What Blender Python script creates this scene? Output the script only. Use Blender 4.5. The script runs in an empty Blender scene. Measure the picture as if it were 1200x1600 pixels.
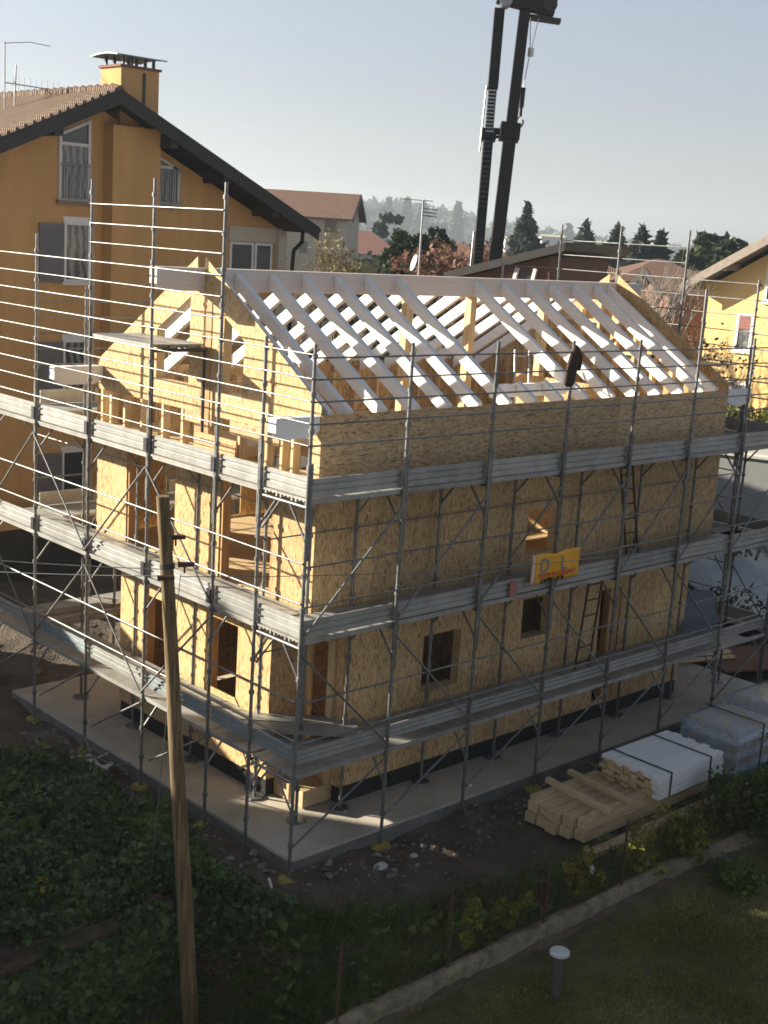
import bpy, math, random
import numpy as np
from mathutils import Vector, Matrix
R=math.radians
rnd=random.Random(7); rng=np.random.default_rng(11)
S=bpy.context.scene; COL=S.collection
# ---------------------------------------------------------------- camera
YAW,PITCH,ROLL=0.8076,0.2101,0.0633; CAM=Vector((-11.037,-13.035,7.598))
F=Vector((math.cos(YAW)*math.cos(PITCH),math.sin(YAW)*math.cos(PITCH),-math.sin(PITCH)))
Rt=Vector((math.sin(YAW),-math.cos(YAW),0)); Up=Rt.cross(F)
R2=math.cos(ROLL)*Rt+math.sin(ROLL)*Up; U2=-math.sin(ROLL)*Rt+math.cos(ROLL)*Up
cd=bpy.data.cameras.new('camera'); cam=bpy.data.objects.new('camera',cd); COL.objects.link(cam)
cam.matrix_world=Matrix(((R2.x,U2.x,-F.x,CAM.x),(R2.y,U2.y,-F.y,CAM.y),(R2.z,U2.z,-F.z,CAM.z),(0,0,0,1)))
cd.sensor_fit='VERTICAL'; cd.sensor_height=24; cd.sensor_width=24; cd.lens=2015.4/1600*24
cd.clip_start=0.1; cd.clip_end=9000; S.camera=cam
# ---------------------------------------------------------------- light
SUN=Vector((1,-1.5,-0.6)).normalized()          # direction the light travels
ELEV=math.asin(-SUN.z); AZ=math.atan2(-SUN.x,-SUN.y)
W=bpy.data.worlds.new('World'); S.world=W; W.use_nodes=True
nt=W.node_tree; bg=nt.nodes['Background']; sky=nt.nodes.new('ShaderNodeTexSky')
sky.sky_type='NISHITA'; sky.sun_disc=False; sky.sun_elevation=ELEV; sky.sun_rotation=AZ
sky.air_density=1.0; sky.dust_density=0.8; sky.ozone_density=1.0
tint=nt.nodes.new('ShaderNodeMixRGB'); tint.blend_type='MULTIPLY'; tint.inputs[0].default_value=1
gm=nt.nodes.new('ShaderNodeTexCoord'); sx=nt.nodes.new('ShaderNodeSeparateXYZ'); nt.links.new(gm.outputs['Generated'],sx.inputs[0])   # hazy air: brighter, greyer towards the horizon
rp=nt.nodes.new('ShaderNodeValToRGB'); nt.links.new(sx.outputs[2],rp.inputs[0]); e=rp.color_ramp.elements
e[0].position=.0; e[0].color=(.425,.405,.44,1); e[1].position=.32; e[1].color=(.33,.345,.37,1); k=e.new(.17); k.color=(.47,.465,.525,1)
hsv=nt.nodes.new('ShaderNodeHueSaturation'); hsv.inputs['Saturation'].default_value=.5; nt.links.new(sky.outputs[0],hsv.inputs['Color']); nt.links.new(hsv.outputs[0],tint.inputs[1]); nt.links.new(rp.outputs[0],tint.inputs[2]); nt.links.new(tint.outputs[0],bg.inputs[0]); bg.inputs[1].default_value=0.095
sl=bpy.data.lights.new('sun','SUN'); sl.energy=5.0; sl.angle=R(0.55); sl.color=(1,0.90,0.71)
so=bpy.data.objects.new('sun',sl); COL.objects.link(so); so.rotation_euler=SUN.to_track_quat('-Z','Y').to_euler()
S.render.engine='CYCLES'; S.cycles.filter_width=1.7
S.view_settings.view_transform='Standard'; S.view_settings.look='None'; S.view_settings.gamma=1
S.view_settings.use_curve_mapping=False; S.view_settings.exposure=1.55
# ---------------------------------------------------------------- helpers
def tag(o,label=None,cat=None,group=None,kind=None):
    if label: o['label']=label
    if cat: o['category']=cat
    if group: o['group']=group
    if kind: o['kind']=kind
    return o
def thing(name,label,cat,loc=(0,0,0),rz=0,group=None):
    o=bpy.data.objects.new(name,None); COL.objects.link(o); o.location=loc; o.rotation_euler=(0,0,rz)
    o.empty_display_size=0.2
    return tag(o,label,cat,group)
def copy_tree(o,parent=None):
    c=o.copy(); COL.objects.link(c); c.parent=parent
    for ch in list(o.children): copy_tree(ch,c)
    return c
class MB:
    def __init__(s,o=(0,0,0)): s.v=[];s.f=[];s.o=Vector(o);s.sm=[]
    def add(s,vs,fs,smooth=False):
        b=len(s.v); s.v+=[(v[0]-s.o.x,v[1]-s.o.y,v[2]-s.o.z) for v in vs]
        for f in fs: s.f.append([i+b for i in f]); s.sm.append(smooth)
        return s
    def box(s,x0,x1,y0,y1,z0,z1):
        return s.add([(x0,y0,z0),(x1,y0,z0),(x1,y1,z0),(x0,y1,z0),(x0,y0,z1),(x1,y0,z1),(x1,y1,z1),(x0,y1,z1)],
          [(0,3,2,1),(4,5,6,7),(0,1,5,4),(1,2,6,5),(2,3,7,6),(3,0,4,7)])
    def bar(s,p,q,w,h,up=(0,0,1)):
        p=Vector(p);q=Vector(q);d=(q-p).normalized();u=Vector(up)
        if abs(d.dot(u))>.99: u=Vector((1,0,0))
        a=d.cross(u).normalized()*w/2; b=a.cross(d).normalized()*h/2
        vs=[c+x*a+y*b for c in(p,q) for x,y in((-1,-1),(1,-1),(1,1),(-1,1))]
        return s.add(vs,[(0,3,2,1),(4,5,6,7),(0,1,5,4),(1,2,6,5),(2,3,7,6),(3,0,4,7)])
    def tube(s,p,q,r,n=7,r2=None,caps=True):
        p=Vector(p);q=Vector(q);d=(q-p).normalized();u=Vector((0,0,1))
        if abs(d.z)>.95: u=Vector((1,0,0))
        a=d.cross(u).normalized(); b=a.cross(d); r2=r if r2 is None else r2
        vs=[c+k*(math.cos(t)*a+math.sin(t)*b) for c,k in((p,r),(q,r2)) for t in [2*math.pi*i/n for i in range(n)]]
        s.add(vs,[(i,n+i,n+(i+1)%n,(i+1)%n) for i in range(n)],True)
        if caps: s.add(vs,[tuple(range(n)),tuple(range(2*n-1,n-1,-1))])
        return s
    def path(s,pts,r,n=6):
        for a,b in zip(pts,pts[1:]): s.tube(a,b,r,n)
        return s
    def prism(s,poly,axis,a,b):
        # poly: list of 2-D points in the two other axes, extruded along axis from a to b
        def P(u,v,w):
            return {'x':(w,u,v),'y':(u,w,v),'z':(u,v,w)}[axis]
        n=len(poly); vs=[P(u,v,a) for u,v in poly]+[P(u,v,b) for u,v in poly]
        return s.add(vs,[tuple(range(n)),tuple(range(2*n-1,n-1,-1))]+[(i,n+i,n+(i+1)%n,(i+1)%n) for i in range(n)])
    def build(s,name,mat,parent=None,bevel=0):
        m=bpy.data.meshes.new(name); m.from_pydata(s.v,[],s.f); m.validate()
        if any(s.sm) and len(m.polygons)==len(s.sm): m.polygons.foreach_set('use_smooth',s.sm)
        import bmesh
        bm=bmesh.new(); bm.from_mesh(m); bmesh.ops.recalc_face_normals(bm,faces=bm.faces)
        bm.to_mesh(m); bm.free()
        if mat: m.materials.append(mat)
        o=bpy.data.objects.new(name,m); COL.objects.link(o); o.parent=parent
        if bevel:
            md=o.modifiers.new('bevel','BEVEL'); md.width=bevel; md.segments=2; md.limit_method='ANGLE'
        return o
def np_mesh(name,V,nper,mat,parent=None,smooth=False):
    # V: (n, nper, 3) separate polygons
    n=len(V); m=bpy.data.meshes.new(name); m.vertices.add(n*nper); m.vertices.foreach_set('co',V.reshape(-1).astype(np.float32))
    m.loops.add(n*nper); m.loops.foreach_set('vertex_index',np.arange(n*nper,dtype=np.int32))
    m.polygons.add(n); m.polygons.foreach_set('loop_start',(np.arange(n)*nper).astype(np.int32))
    m.polygons.foreach_set('loop_total',np.full(n,nper,dtype=np.int32)); m.update(); m.validate()
    m.materials.append(mat); o=bpy.data.objects.new(name,m); COL.objects.link(o); o.parent=parent
    return o
# ---------------------------------------------------------------- materials
def newmat(name):
    m=bpy.data.materials.new(name); m.use_nodes=True; t=m.node_tree; b=t.nodes['Principled BSDF']
    return m,t,b
def N(t,ty,**k):
    n=t.nodes.new(ty)
    for a,v in k.items():
        if a in n.inputs: n.inputs[a].default_value=v
        else: setattr(n,a,v)
    return n
def ramp(t,stops):
    r=t.nodes.new('ShaderNodeValToRGB'); e=r.color_ramp.elements
    while len(e)>1: e.remove(e[-1])
    e[0].position=stops[0][0]; e[0].color=(*stops[0][1],1)
    for p,c in stops[1:]:
        x=e.new(p); x.color=(*c,1)
    return r
def coords(t,scale=(1,1,1),rot=(0,0,0),geo=False):
    if geo: src=t.nodes.new('ShaderNodeNewGeometry').outputs['Position']
    else: src=t.nodes.new('ShaderNodeTexCoord').outputs['Object']
    mp=t.nodes.new('ShaderNodeMapping'); mp.inputs['Scale'].default_value=scale; mp.inputs['Rotation'].default_value=rot
    t.links.new(src,mp.inputs['Vector']); return mp.outputs[0]
def plain(name,col,rough=.6,metal=0,var=.18,scale=3,bump=0,bscale=40,stretch=(1,1,1),objvar=0,spec=.4,geo=False):
    m,t,b=newmat(name); L=t.links.new
    c=coords(t,stretch,geo=geo)
    n=N(t,'ShaderNodeTexNoise',Scale=scale,Detail=6.0,Roughness=.65); L(c,n.inputs['Vector'])
    lo=[max(0,x*(1-var)) for x in col]; hi=[min(1,x*(1+var)) for x in col]
    r=ramp(t,[(.3,lo),(.7,hi)]); L(n.outputs[0],r.inputs[0]); out=r.outputs[0]
    if objvar:
        oi=t.nodes.new('ShaderNodeObjectInfo'); hs=t.nodes.new('ShaderNodeHueSaturation'); mr=N(t,'ShaderNodeMapRange')
        mr.inputs[3].default_value=1-objvar; mr.inputs[4].default_value=1+objvar
        L(oi.outputs['Random'],mr.inputs[0]); L(mr.outputs[0],hs.inputs['Value']); L(out,hs.inputs['Color']); out=hs.outputs[0]
    L(out,b.inputs['Base Color']); b.inputs['Roughness'].default_value=rough; b.inputs['Metallic'].default_value=metal
    b.inputs['Specular IOR Level'].default_value=spec
    if bump:
        n2=N(t,'ShaderNodeTexNoise',Scale=bscale,Detail=4.0); L(c,n2.inputs['Vector'])
        bp=N(t,'ShaderNodeBump',Strength=bump,Distance=.02); L(n2.outputs[0],bp.inputs['Height']); L(bp.outputs[0],b.inputs['Normal'])
    return m
def osb(name,scale,tint=(1,1,1)):
    m,t,b=newmat(name); L=t.links.new
    c0=coords(t,(1,1,1)); oi=t.nodes.new('ShaderNodeObjectInfo')
    nz=N(t,'ShaderNodeTexNoise',Scale=5.0,Detail=2.0); L(c0,nz.inputs['Vector'])
    outs=[]
    for k,(f,ang) in enumerate(((1,.25),(1.45,-.4))):
        c=coords(t,tuple(s*f for s in scale),(ang,ang,0))
        ad=t.nodes.new('ShaderNodeMixRGB'); ad.blend_type='ADD'; ad.inputs[0].default_value=1.1; L(c,ad.inputs[1]); L(nz.outputs['Color'],ad.inputs[2])
        v=N(t,'ShaderNodeTexVoronoi',Scale=1.0,Randomness=1.0); L(ad.outputs[0],v.inputs['Vector'])
        sp=t.nodes.new('ShaderNodeSeparateColor'); L(v.outputs['Color'],sp.inputs[0]); outs.append((sp.outputs[0],sp.outputs[1]))
    T=lambda c:tuple(min(1,a*b2) for a,b2 in zip(c,tint))
    r1=ramp(t,[(0,T((.20,.12,.06))),(.10,T((.33,.22,.12))),(.2,T((.51,.37,.21))),(.6,T((.62,.47,.275))),(1,T((.74,.59,.37)))]); L(outs[0][0],r1.inputs[0])
    r2=ramp(t,[(0,T((.27,.165,.08))),(.13,T((.48,.335,.185))),(.7,T((.64,.485,.285))),(1,T((.73,.58,.365)))]); L(outs[1][0],r2.inputs[0])
    mx=t.nodes.new('ShaderNodeMixRGB'); L(outs[1][1],mx.inputs[0]); L(r1.outputs[0],mx.inputs[1]); L(r2.outputs[0],mx.inputs[2])
    cf=coords(t,tuple(q*1.15 for q in scale),(.7,-.5,0)); vf=N(t,'ShaderNodeTexVoronoi',Scale=1.0,Randomness=1.0); L(cf,vf.inputs['Vector'])
    sf=t.nodes.new('ShaderNodeSeparateColor'); L(vf.outputs['Color'],sf.inputs[0]); rf=ramp(t,[(0,(.42,.34,.28)),(.055,(.50,.42,.36)),(.075,(1,1,1))]); L(sf.outputs[2],rf.inputs[0])
    mf=t.nodes.new('ShaderNodeMixRGB'); mf.blend_type='MULTIPLY'; mf.inputs[0].default_value=.55; L(mx.outputs[0],mf.inputs[1]); L(rf.outputs[0],mf.inputs[2]); mx=mf
    n3=N(t,'ShaderNodeTexNoise',Scale=.9,Detail=3.0); L(c0,n3.inputs['Vector'])
    hs=t.nodes.new('ShaderNodeHueSaturation'); mr=N(t,'ShaderNodeMapRange'); mr.inputs[3].default_value=.74; mr.inputs[4].default_value=1.22
    ml=N(t,'ShaderNodeMath',operation='ADD'); L(oi.outputs['Random'],ml.inputs[0]); L(n3.outputs[0],ml.inputs[1])
    m2=N(t,'ShaderNodeMath',operation='MULTIPLY'); m2.inputs[1].default_value=.5; L(ml.outputs[0],m2.inputs[0])
    L(m2.outputs[0],mr.inputs[0]); L(mr.outputs[0],hs.inputs['Value']); L(mx.outputs[0],hs.inputs['Color'])
    L(hs.outputs[0],b.inputs['Base Color']); b.inputs['Roughness'].default_value=.62; b.inputs['Specular IOR Level'].default_value=.3
    bp=N(t,'ShaderNodeBump',Strength=.35,Distance=.004); L(outs[0][1],bp.inputs['Height']); L(bp.outputs[0],b.inputs['Normal'])
    return m
def wood(name,col,along='x',var=.28,objvar=.12,rough=.6):
    st={'x':(.5,9,9),'y':(9,.5,9),'z':(9,9,.5)}[along]
    return plain(name,col,rough,var=var,scale=3,stretch=st,objvar=objvar,bump=.15,bscale=8)
def leafmat(name,cols,rough=.6,trans=.25):
    m,t,b=newmat(name); L=t.links.new
    g=t.nodes.new('ShaderNodeNewGeometry'); r=ramp(t,[(i/(len(cols)-1),c) for i,c in enumerate(cols)])
    n=N(t,'ShaderNodeTexNoise',Scale=.7,Detail=2.0); L(g.outputs['Position'],n.inputs['Vector'])
    a=N(t,'ShaderNodeMath',operation='MULTIPLY_ADD'); a.inputs[1].default_value=.65; L(g.outputs['Random Per Island'],a.inputs[0])
    s2=N(t,'ShaderNodeMath',operation='MULTIPLY_ADD'); s2.inputs[1].default_value=.9; s2.inputs[2].default_value=-.28; L(n.outputs[0],s2.inputs[0]); L(s2.outputs[0],a.inputs[2])
    L(a.outputs[0],r.inputs[0]); L(r.outputs[0],b.inputs['Base Color']); b.inputs['Roughness'].default_value=rough
    b.inputs['Specular IOR Level'].default_value=.25
    tr=t.nodes.new('ShaderNodeBsdfTranslucent'); L(r.outputs[0],tr.inputs[0]); mx=N(t,'ShaderNodeMixShader'); mx.inputs[0].default_value=trans
    out=t.nodes['Material Output']; L(b.outputs[0],mx.inputs[1]); L(tr.outputs[0],mx.inputs[2]); L(mx.outputs[0],out.inputs[0])
    return m
M={}
M['osb_h']=osb('osb horizontal',(11,11,42),(.88,.82,.765)); M['osb_v']=osb('osb vertical',(42,42,11),(.92,.835,.71)); 
M['pine_x']=wood('pine along x',(.60,.455,.275),'x'); M['pine_y']=wood('pine along y',(.60,.455,.275),'y'); M['pine_z']=wood('pine upright',(.60,.44,.25),'z')
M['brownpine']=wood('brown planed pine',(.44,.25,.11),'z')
M['white_x']=wood('white primed x',(.84,.84,.85),'x',.06,.03); M['white_y']=wood('white primed y',(.84,.84,.85),'y',.06,.03)
M['glulam']=wood('primed glulam',(.68,.62,.585),'x',.07,.02)
M['floor']=wood('floor boards',(.56,.41,.24),'y',.25,.1)
M['steel']=plain('galvanised steel',(.205,.21,.215),.45,.55,.35,6,stretch=(1,1,1),objvar=.22)
M['deck']=plain('galvanised deck',(.33,.33,.32),.5,.25,.28,2.5,stretch=(1,1,1),objvar=.15,bump=.1)
M['toe']=plain('galvanised toe board',(.36,.365,.36),.42,.35,.2,3,objvar=.12)
M['toe_shaded']=plain('shade tinted toe board',(.31,.36,.385),.42,.3,.2,3,objvar=.08)  # toe board steel with blue shade put into its colour
M['darksteel']=plain('dark steel',(.05,.05,.055),.5,.4,.3,8)
M['rust']=plain('rusty steel',(.09,.05,.035),.75,.2,.4,10)
M['yellow_pad']=plain('yellow wood pad',(.36,.27,.07),.8,var=.4,scale=12)
M['black_band']=plain('black bitumen',(.012,.012,.013),.6,var=.4,scale=4)
M['jacket']=plain('brown jacket',(.045,.03,.022),.9,var=.5,scale=9,bump=.5,bscale=18)
M['black']=plain('black paint',(.014,.013,.014),.42,.2,.3,4)
M['crane_brown']=plain('dark crane paint',(.024,.017,.016),.4,.2,.3,4)
M['grey_metal']=plain('grey hydraulic metal',(.35,.36,.37),.35,.6,.2,5)
M['copper']=plain('verdigris sheet',(.14,.20,.19),.4,.5,.3,6)
M['orange_stucco']=plain('orange render',(.55,.325,.13),.9,var=.13,scale=1.6,stretch=(1,1,.18),bump=.15,bscale=90)
M['yellow_stucco']=plain('yellow render',(.68,.47,.20),.9,var=.06,scale=1,bump=.15,bscale=90)
M['beige_stucco']=plain('beige render',(.50,.46,.37),.9,var=.1,scale=.6)
M['white_stucco']=plain('white render',(.68,.68,.68),.9,var=.08,scale=.7)
M['brown_stucco']=plain('brown render',(.19,.10,.075),.9,var=.15,scale=.8)
M['ochre_stucco']=plain('ochre render',(.55,.38,.16),.9,var=.15,scale=.8)
M['verge']=plain('dark stained board',(.022,.020,.021),.55,var=.3,scale=3)
M['frame']=plain('white window frame',(.72,.72,.72),.45,var=.05)
M['shutter']=plain('grey shutter',(.16,.15,.165),.6,var=.12)
M['greywood']=plain('grey timber edge',(.22,.19,.165),.8,var=.2,stretch=(1,1,1),scale=5)
M['plaster_white']=plain('white sill',(.7,.68,.64),.8,var=.08)
M['rope_black']=plain('black strap',(.015,.015,.018),.6)
M['banner']=plain('yellow banner cloth',(.80,.40,.02),.55,var=.1,scale=5)
M['banner_pink']=plain('pale banner hem',(.72,.50,.40),.6)
M['print_grey']=plain('grey print',(.22,.23,.26),.6); M['print_red']=plain('orange red print',(.55,.10,.01),.6); M['print_black']=plain('black print',(.015,.012,.01),.6)
M['pole_wood']=wood('old pole wood',(.16,.112,.058),'z',.75,0,.85)
M['soil']=None
M['concrete']=plain('screed concrete',(.48,.44,.375),.85,var=.26,scale=.9,bump=.15,bscale=60)
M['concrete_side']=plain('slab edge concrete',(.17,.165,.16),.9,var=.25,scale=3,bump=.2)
M['kerb']=plain('weathered kerb',(.22,.185,.135),.95,var=.5,scale=6,bump=.5,bscale=25)
M['asphalt']=plain('asphalt',(.06,.06,.066),.9,var=.25,scale=2)
M['paving']=plain('pale paving',(.36,.37,.37),.85,var=.12,scale=1)
M['rubble']=leafmat('stone',[(.10,.08,.065),(.17,.14,.115),(.26,.23,.20),(.36,.34,.31)],.9,0.0)
M['bag']=plain('white sack',(.55,.54,.52),.7,var=.15,scale=8,bump=.5,bscale=14)
M['cap']=plain('pale lamp cap',(.55,.58,.62),.4,var=.08); M['lamp_post']=plain('lamp post grey',(.12,.115,.11),.5,.3,.1)
M['tarp']=plain('bluish film',(.36,.39,.42),.35,var=.12,scale=3,bump=.6,bscale=6)
M['slate']=plain('blue grey board',(.17,.20,.25),.7,var=.15,scale=3)
M['rustplate']=plain('brown shuttering board',(.17,.085,.05),.8,var=.2,scale=2)
M['cypress']=leafmat('cypress leaf',[(.012,.022,.018),(.03,.05,.035),(.05,.075,.05)])
M['pinel']=leafmat('pine leaf',[(.010,.020,.012),(.025,.048,.022),(.05,.085,.035)])
M['blue_haze_spruce']=leafmat('haze tinted spruce leaf',[(.016,.025,.024),(.045,.062,.056),(.085,.11,.10)])  # lightened and bluish: distance haze is put into the leaf colour
M['broad_dark']=leafmat('dark broad leaf',[(.010,.022,.014),(.03,.052,.024),(.06,.09,.035)])
M['red_leaf']=leafmat('autumn red leaf',[(.09,.048,.034),(.18,.09,.06),(.27,.16,.11)])
M['yellow_leaf']=leafmat('autumn yellow leaf',[(.09,.08,.03),(.19,.15,.06),(.29,.21,.08)])
M['olive_leaf']=leafmat('olive hedge leaf',[(.03,.045,.015),(.09,.11,.03),(.20,.20,.06)])
M['ivy']=leafmat('ivy leaf',[(.008,.018,.008),(.03,.062,.02),(.07,.12,.04),(.16,.20,.085)],.5,.1)
M['weed']=leafmat('weed leaf',[(.02,.042,.010),(.075,.13,.028),(.17,.24,.06)],.6,.2)
M['grassm']=leafmat('lawn grass',[(.03,.045,.010),(.10,.115,.024),(.28,.24,.07),(.62,.50,.20)],.7,.15)
M['climber']=leafmat('yellow green climber',[(.05,.07,.012),(.19,.21,.03),(.42,.36,.05)],.6,.3)
M['bark']=plain('bark',(.07,.055,.045),.9,var=.3); M['birchbark']=plain('pale bark',(.25,.225,.20),.85,var=.3,scale=6)
M['twig']=plain('twigs',(.20,.15,.11),.9,var=.3)
M['twigleaf']=leafmat('dry weed leaf',[(.03,.018,.012),(.07,.045,.03),(.12,.09,.055)],.8,.1)
M['hill']=leafmat('wooded hill leaf',[(.02,.03,.02),(.05,.06,.035),(.10,.085,.05)])
def tilemat(name,c1,c2,axis,s=3.2):
    m,t,b=newmat(name); L=t.links.new; c=coords(t)
    w=N(t,'ShaderNodeTexWave',Scale=s,Distortion=.3,Detail=1.0); w.bands_direction=axis; L(c,w.inputs['Vector'])
    n=N(t,'ShaderNodeTexNoise',Scale=2.2,Detail=6.0); L(c,n.inputs['Vector']); n2=N(t,'ShaderNodeTexNoise',Scale=18.0,Detail=2.0); L(c,n2.inputs['Vector'])
    a=N(t,'ShaderNodeMath',operation='MULTIPLY_ADD'); a.inputs[1].default_value=.6; L(n2.outputs[0],a.inputs[0]); 
    q=N(t,'ShaderNodeMath',operation='MULTIPLY'); q.inputs[1].default_value=.45; L(n.outputs[0],q.inputs[0]); L(q.outputs[0],a.inputs[2])
    r=ramp(t,[(.25,c1),(.75,c2)]); L(a.outputs[0],r.inputs[0]); L(r.outputs[0],b.inputs['Base Color']); b.inputs['Roughness'].default_value=.85
    bp=N(t,'ShaderNodeBump',Strength=.9,Distance=.06); L(w.outputs[0],bp.inputs['Height']); L(bp.outputs[0],b.inputs['Normal'])
    return m
M['tile_brown']=tilemat('brown clay tiles',(.09,.058,.04),(.19,.125,.088),'Y'); M['tile_red']=tilemat('red clay tiles',(.10,.052,.037),(.20,.108,.077),'X',2.6)
M['tile_pink']=tilemat('weathered red tiles',(.15,.06,.05),(.28,.125,.11),'X',2.0)
def glass(name,col,rough=.08,curtain=None):
    m,t,b=newmat(name); L=t.links.new
    if curtain:
        c=coords(t); w=N(t,'ShaderNodeTexWave',Scale=1.6,Distortion=6.0,Detail=4.0); L(c,w.inputs['Vector'])
        r=ramp(t,[(.15,col),(.85,curtain)]); L(w.outputs[0],r.inputs[0]); L(r.outputs[0],b.inputs['Base Color'])
    else: b.inputs['Base Color'].default_value=(*col,1)
    b.inputs['Roughness'].default_value=rough; b.inputs['Specular IOR Level'].default_value=.6
    return m
M['glass']=glass('window glass',(.018,.022,.026)); M['curtain']=glass('curtained window glass',(.07,.075,.08),.12,(.24,.25,.26)); M['darkglass']=glass('dim window glass',(.03,.04,.045),.2)
# plastic film
m,t,b=newmat('clear film'); b.inputs['Base Color'].default_value=(.52,.68,.90,1); b.inputs['Roughness'].default_value=.22; b.inputs['Alpha'].default_value=.62
n=N(t,'ShaderNodeTexNoise',Scale=2.2,Detail=3.0,Distortion=1.5); bp=N(t,'ShaderNodeBump',Strength=.5,Distance=.05); t.links.new(coords(t),n.inputs['Vector']); t.links.new(n.outputs[0],bp.inputs['Height']); t.links.new(bp.outputs[0],b.inputs['Normal'])
rr=ramp(t,[(.35,(.22,.22,.22)),(.7,(.62,.62,.62))]); t.links.new(n.outputs[0],rr.inputs[0]); t.links.new(rr.outputs[0],b.inputs['Alpha']); M['film']=m
# soil
m,t,b=newmat('bare earth'); L=t.links.new; c=coords(t,geo=True)
n=N(t,'ShaderNodeTexNoise',Scale=1.3,Detail=9.0,Roughness=.7); L(c,n.inputs['Vector']); r=ramp(t,[(.3,(.05,.039,.028)),(.55,(.115,.088,.066)),(.8,(.22,.17,.13))]); L(n.outputs[0],r.inputs[0])
L(r.outputs[0],b.inputs['Base Color']); b.inputs['Roughness'].default_value=.95; n2=N(t,'ShaderNodeTexNoise',Scale=14.0,Detail=8.0); L(c,n2.inputs['Vector'])
bp=N(t,'ShaderNodeBump',Strength=.9,Distance=.06); L(n2.outputs[0],bp.inputs['Height']); L(bp.outputs[0],b.inputs['Normal']); M['soil']=m
# lawn base
M['lawn_base']=plain('lawn soil',(.10,.09,.034),.95,var=.5,scale=2,geo=True,bump=.6,bscale=30)
# ---------------------------------------------------------------- ground
def ss(a,b,x): t=np.clip((x-a)/(b-a),0,1); return t*t*(3-2*t)
def yk(x): return -3.12-.075*np.clip(x-4.6,0,9)          # kerb line
def gh(x,y):
    x=np.asarray(x,float); y=np.asarray(y,float)
    z=np.full(np.broadcast(x,y).shape,-1.52)
    z=z+1.75*ss(22,38,x)*ss(-8,6,y)+ .35*ss(7,11,y)*ss(-8,8,14-x)
    mound=.62*ss(-.35,-2.2,x)*ss(6.2,2.5,y)*np.where(x<-2.34,ss(-.42,-.30,y),ss(-1.5,.2,y)); z=z+mound
    z=z-.55*ss(-1.2,-2.6,x)*ss(-.30,-.55,y)-.18*ss(.2,-2.0,x)*ss(-.3,-.6,y)*ss(-3.2,-2,y)
    z=z-.24*ss(yk(x)+.05,yk(x)-.25,y)*ss(-6,-3,x)-.3*ss(-2,-6,x)*ss(-2,-4,y)
    near=ss(40,18,np.abs(x)+np.abs(y))*ss(yk(x)-.1,yk(x)+.4,y)
    z=z+near*(.035*np.sin(2.1*x+1.3*y)+.03*np.sin(5.2*x-3.7*y+1)+.018*np.sin(11.3*x+7.1*y)+.012*np.sin(17*x-21*y))
    far=np.hypot(x,y); z=z+np.where(far>150,-(far-150)*.004,0)
    return z
def axis_pts(fine):
    a=[-56,-45,-30,-20]
    return np.array([v for v in a if v<fine[0]-1]+list(fine)+[v for v in(22,25,28,31,34,37,40,46,55,70,100,150,220,320,450,650,960,1500,2200) if v>fine[-1]+1],float)
X=axis_pts(np.arange(-9,17,.14)); Y=axis_pts(np.arange(-8,11,.14))
GX,GY=np.meshgrid(X,Y,indexing='ij'); GZ=gh(GX,GY); GZ+=np.where((np.abs(GX)<20)&(np.abs(GY)<12),rng.normal(0,.012,GX.shape),0)
nx,ny=len(X),len(Y); idx=np.arange(nx*ny).reshape(nx,ny)
fs=np.stack([idx[:-1,:-1],idx[1:,:-1],idx[1:,1:],idx[:-1,1:]],-1).reshape(-1,4)
me=bpy.data.meshes.new('ground'); me.from_pydata(np.stack([GX,GY,GZ],-1).reshape(-1,3).tolist(),[],fs.tolist()); me.materials.append(M['soil'])
me.polygons.foreach_set('use_smooth',[True]*len(me.polygons)); g=bpy.data.objects.new('ground',me); COL.objects.link(g); tag(g,kind='structure')
# lawn sheet on the near side of the kerb
lx=np.arange(-5,16,.5); lv=[];lf=[]
for i,x in enumerate(lx):
    for j,d in enumerate((.16,.5,1.2,2.5,4,6,9)):
        y=float(yk(x))-d; lv.append((x,y,float(gh(x,y))+.015))
for i in range(len(lx)-1):
    for j in range(6): a=i*7+j; lf.append((a,a+1,a+8,a+7))
mb=MB(); mb.add(lv,lf,True); tag(mb.build('lawn_ground',M['lawn_base']),kind='structure')
# concrete slab
mb=MB(); mb.box(.10,13.2,.10,8.55,-1.62,-1.30); sl_=mb.build('concrete_slab',M['concrete'],bevel=.012); tag(sl_,kind='structure')
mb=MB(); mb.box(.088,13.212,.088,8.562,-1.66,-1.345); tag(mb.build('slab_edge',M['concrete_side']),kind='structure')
# side yard paving on the right
def sheet(name,mat,pts,dz):
    mb=MB(); mb.add([(x,y,float(gh(x,y))+dz) for x,y in pts],[tuple(range(len(pts)))]); return tag(mb.build(name,mat),kind='structure')
def gridsheet(name,mat,x0,x1,y0,y1,dz,n=10):
    mb=MB(); vs=[];f=[]
    for i in range(n+1):
        for j in range(n+1):
            x=x0+(x1-x0)*i/n; y=y0+(y1-y0)*j/n; vs.append((x,y,float(gh(x,y))+dz))
    for i in range(n):
        for j in range(n): a=i*(n+1)+j; f.append((a,a+n+1,a+n+2,a+1))
    mb.add(vs,f,True); return tag(mb.build(name,mat),kind='structure')
gridsheet('asphalt_road',M['asphalt'],37,50,4,30,.02,14)
gridsheet('paved_yard',M['paving'],22.5,36.5,2,20,.02,14)
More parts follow.
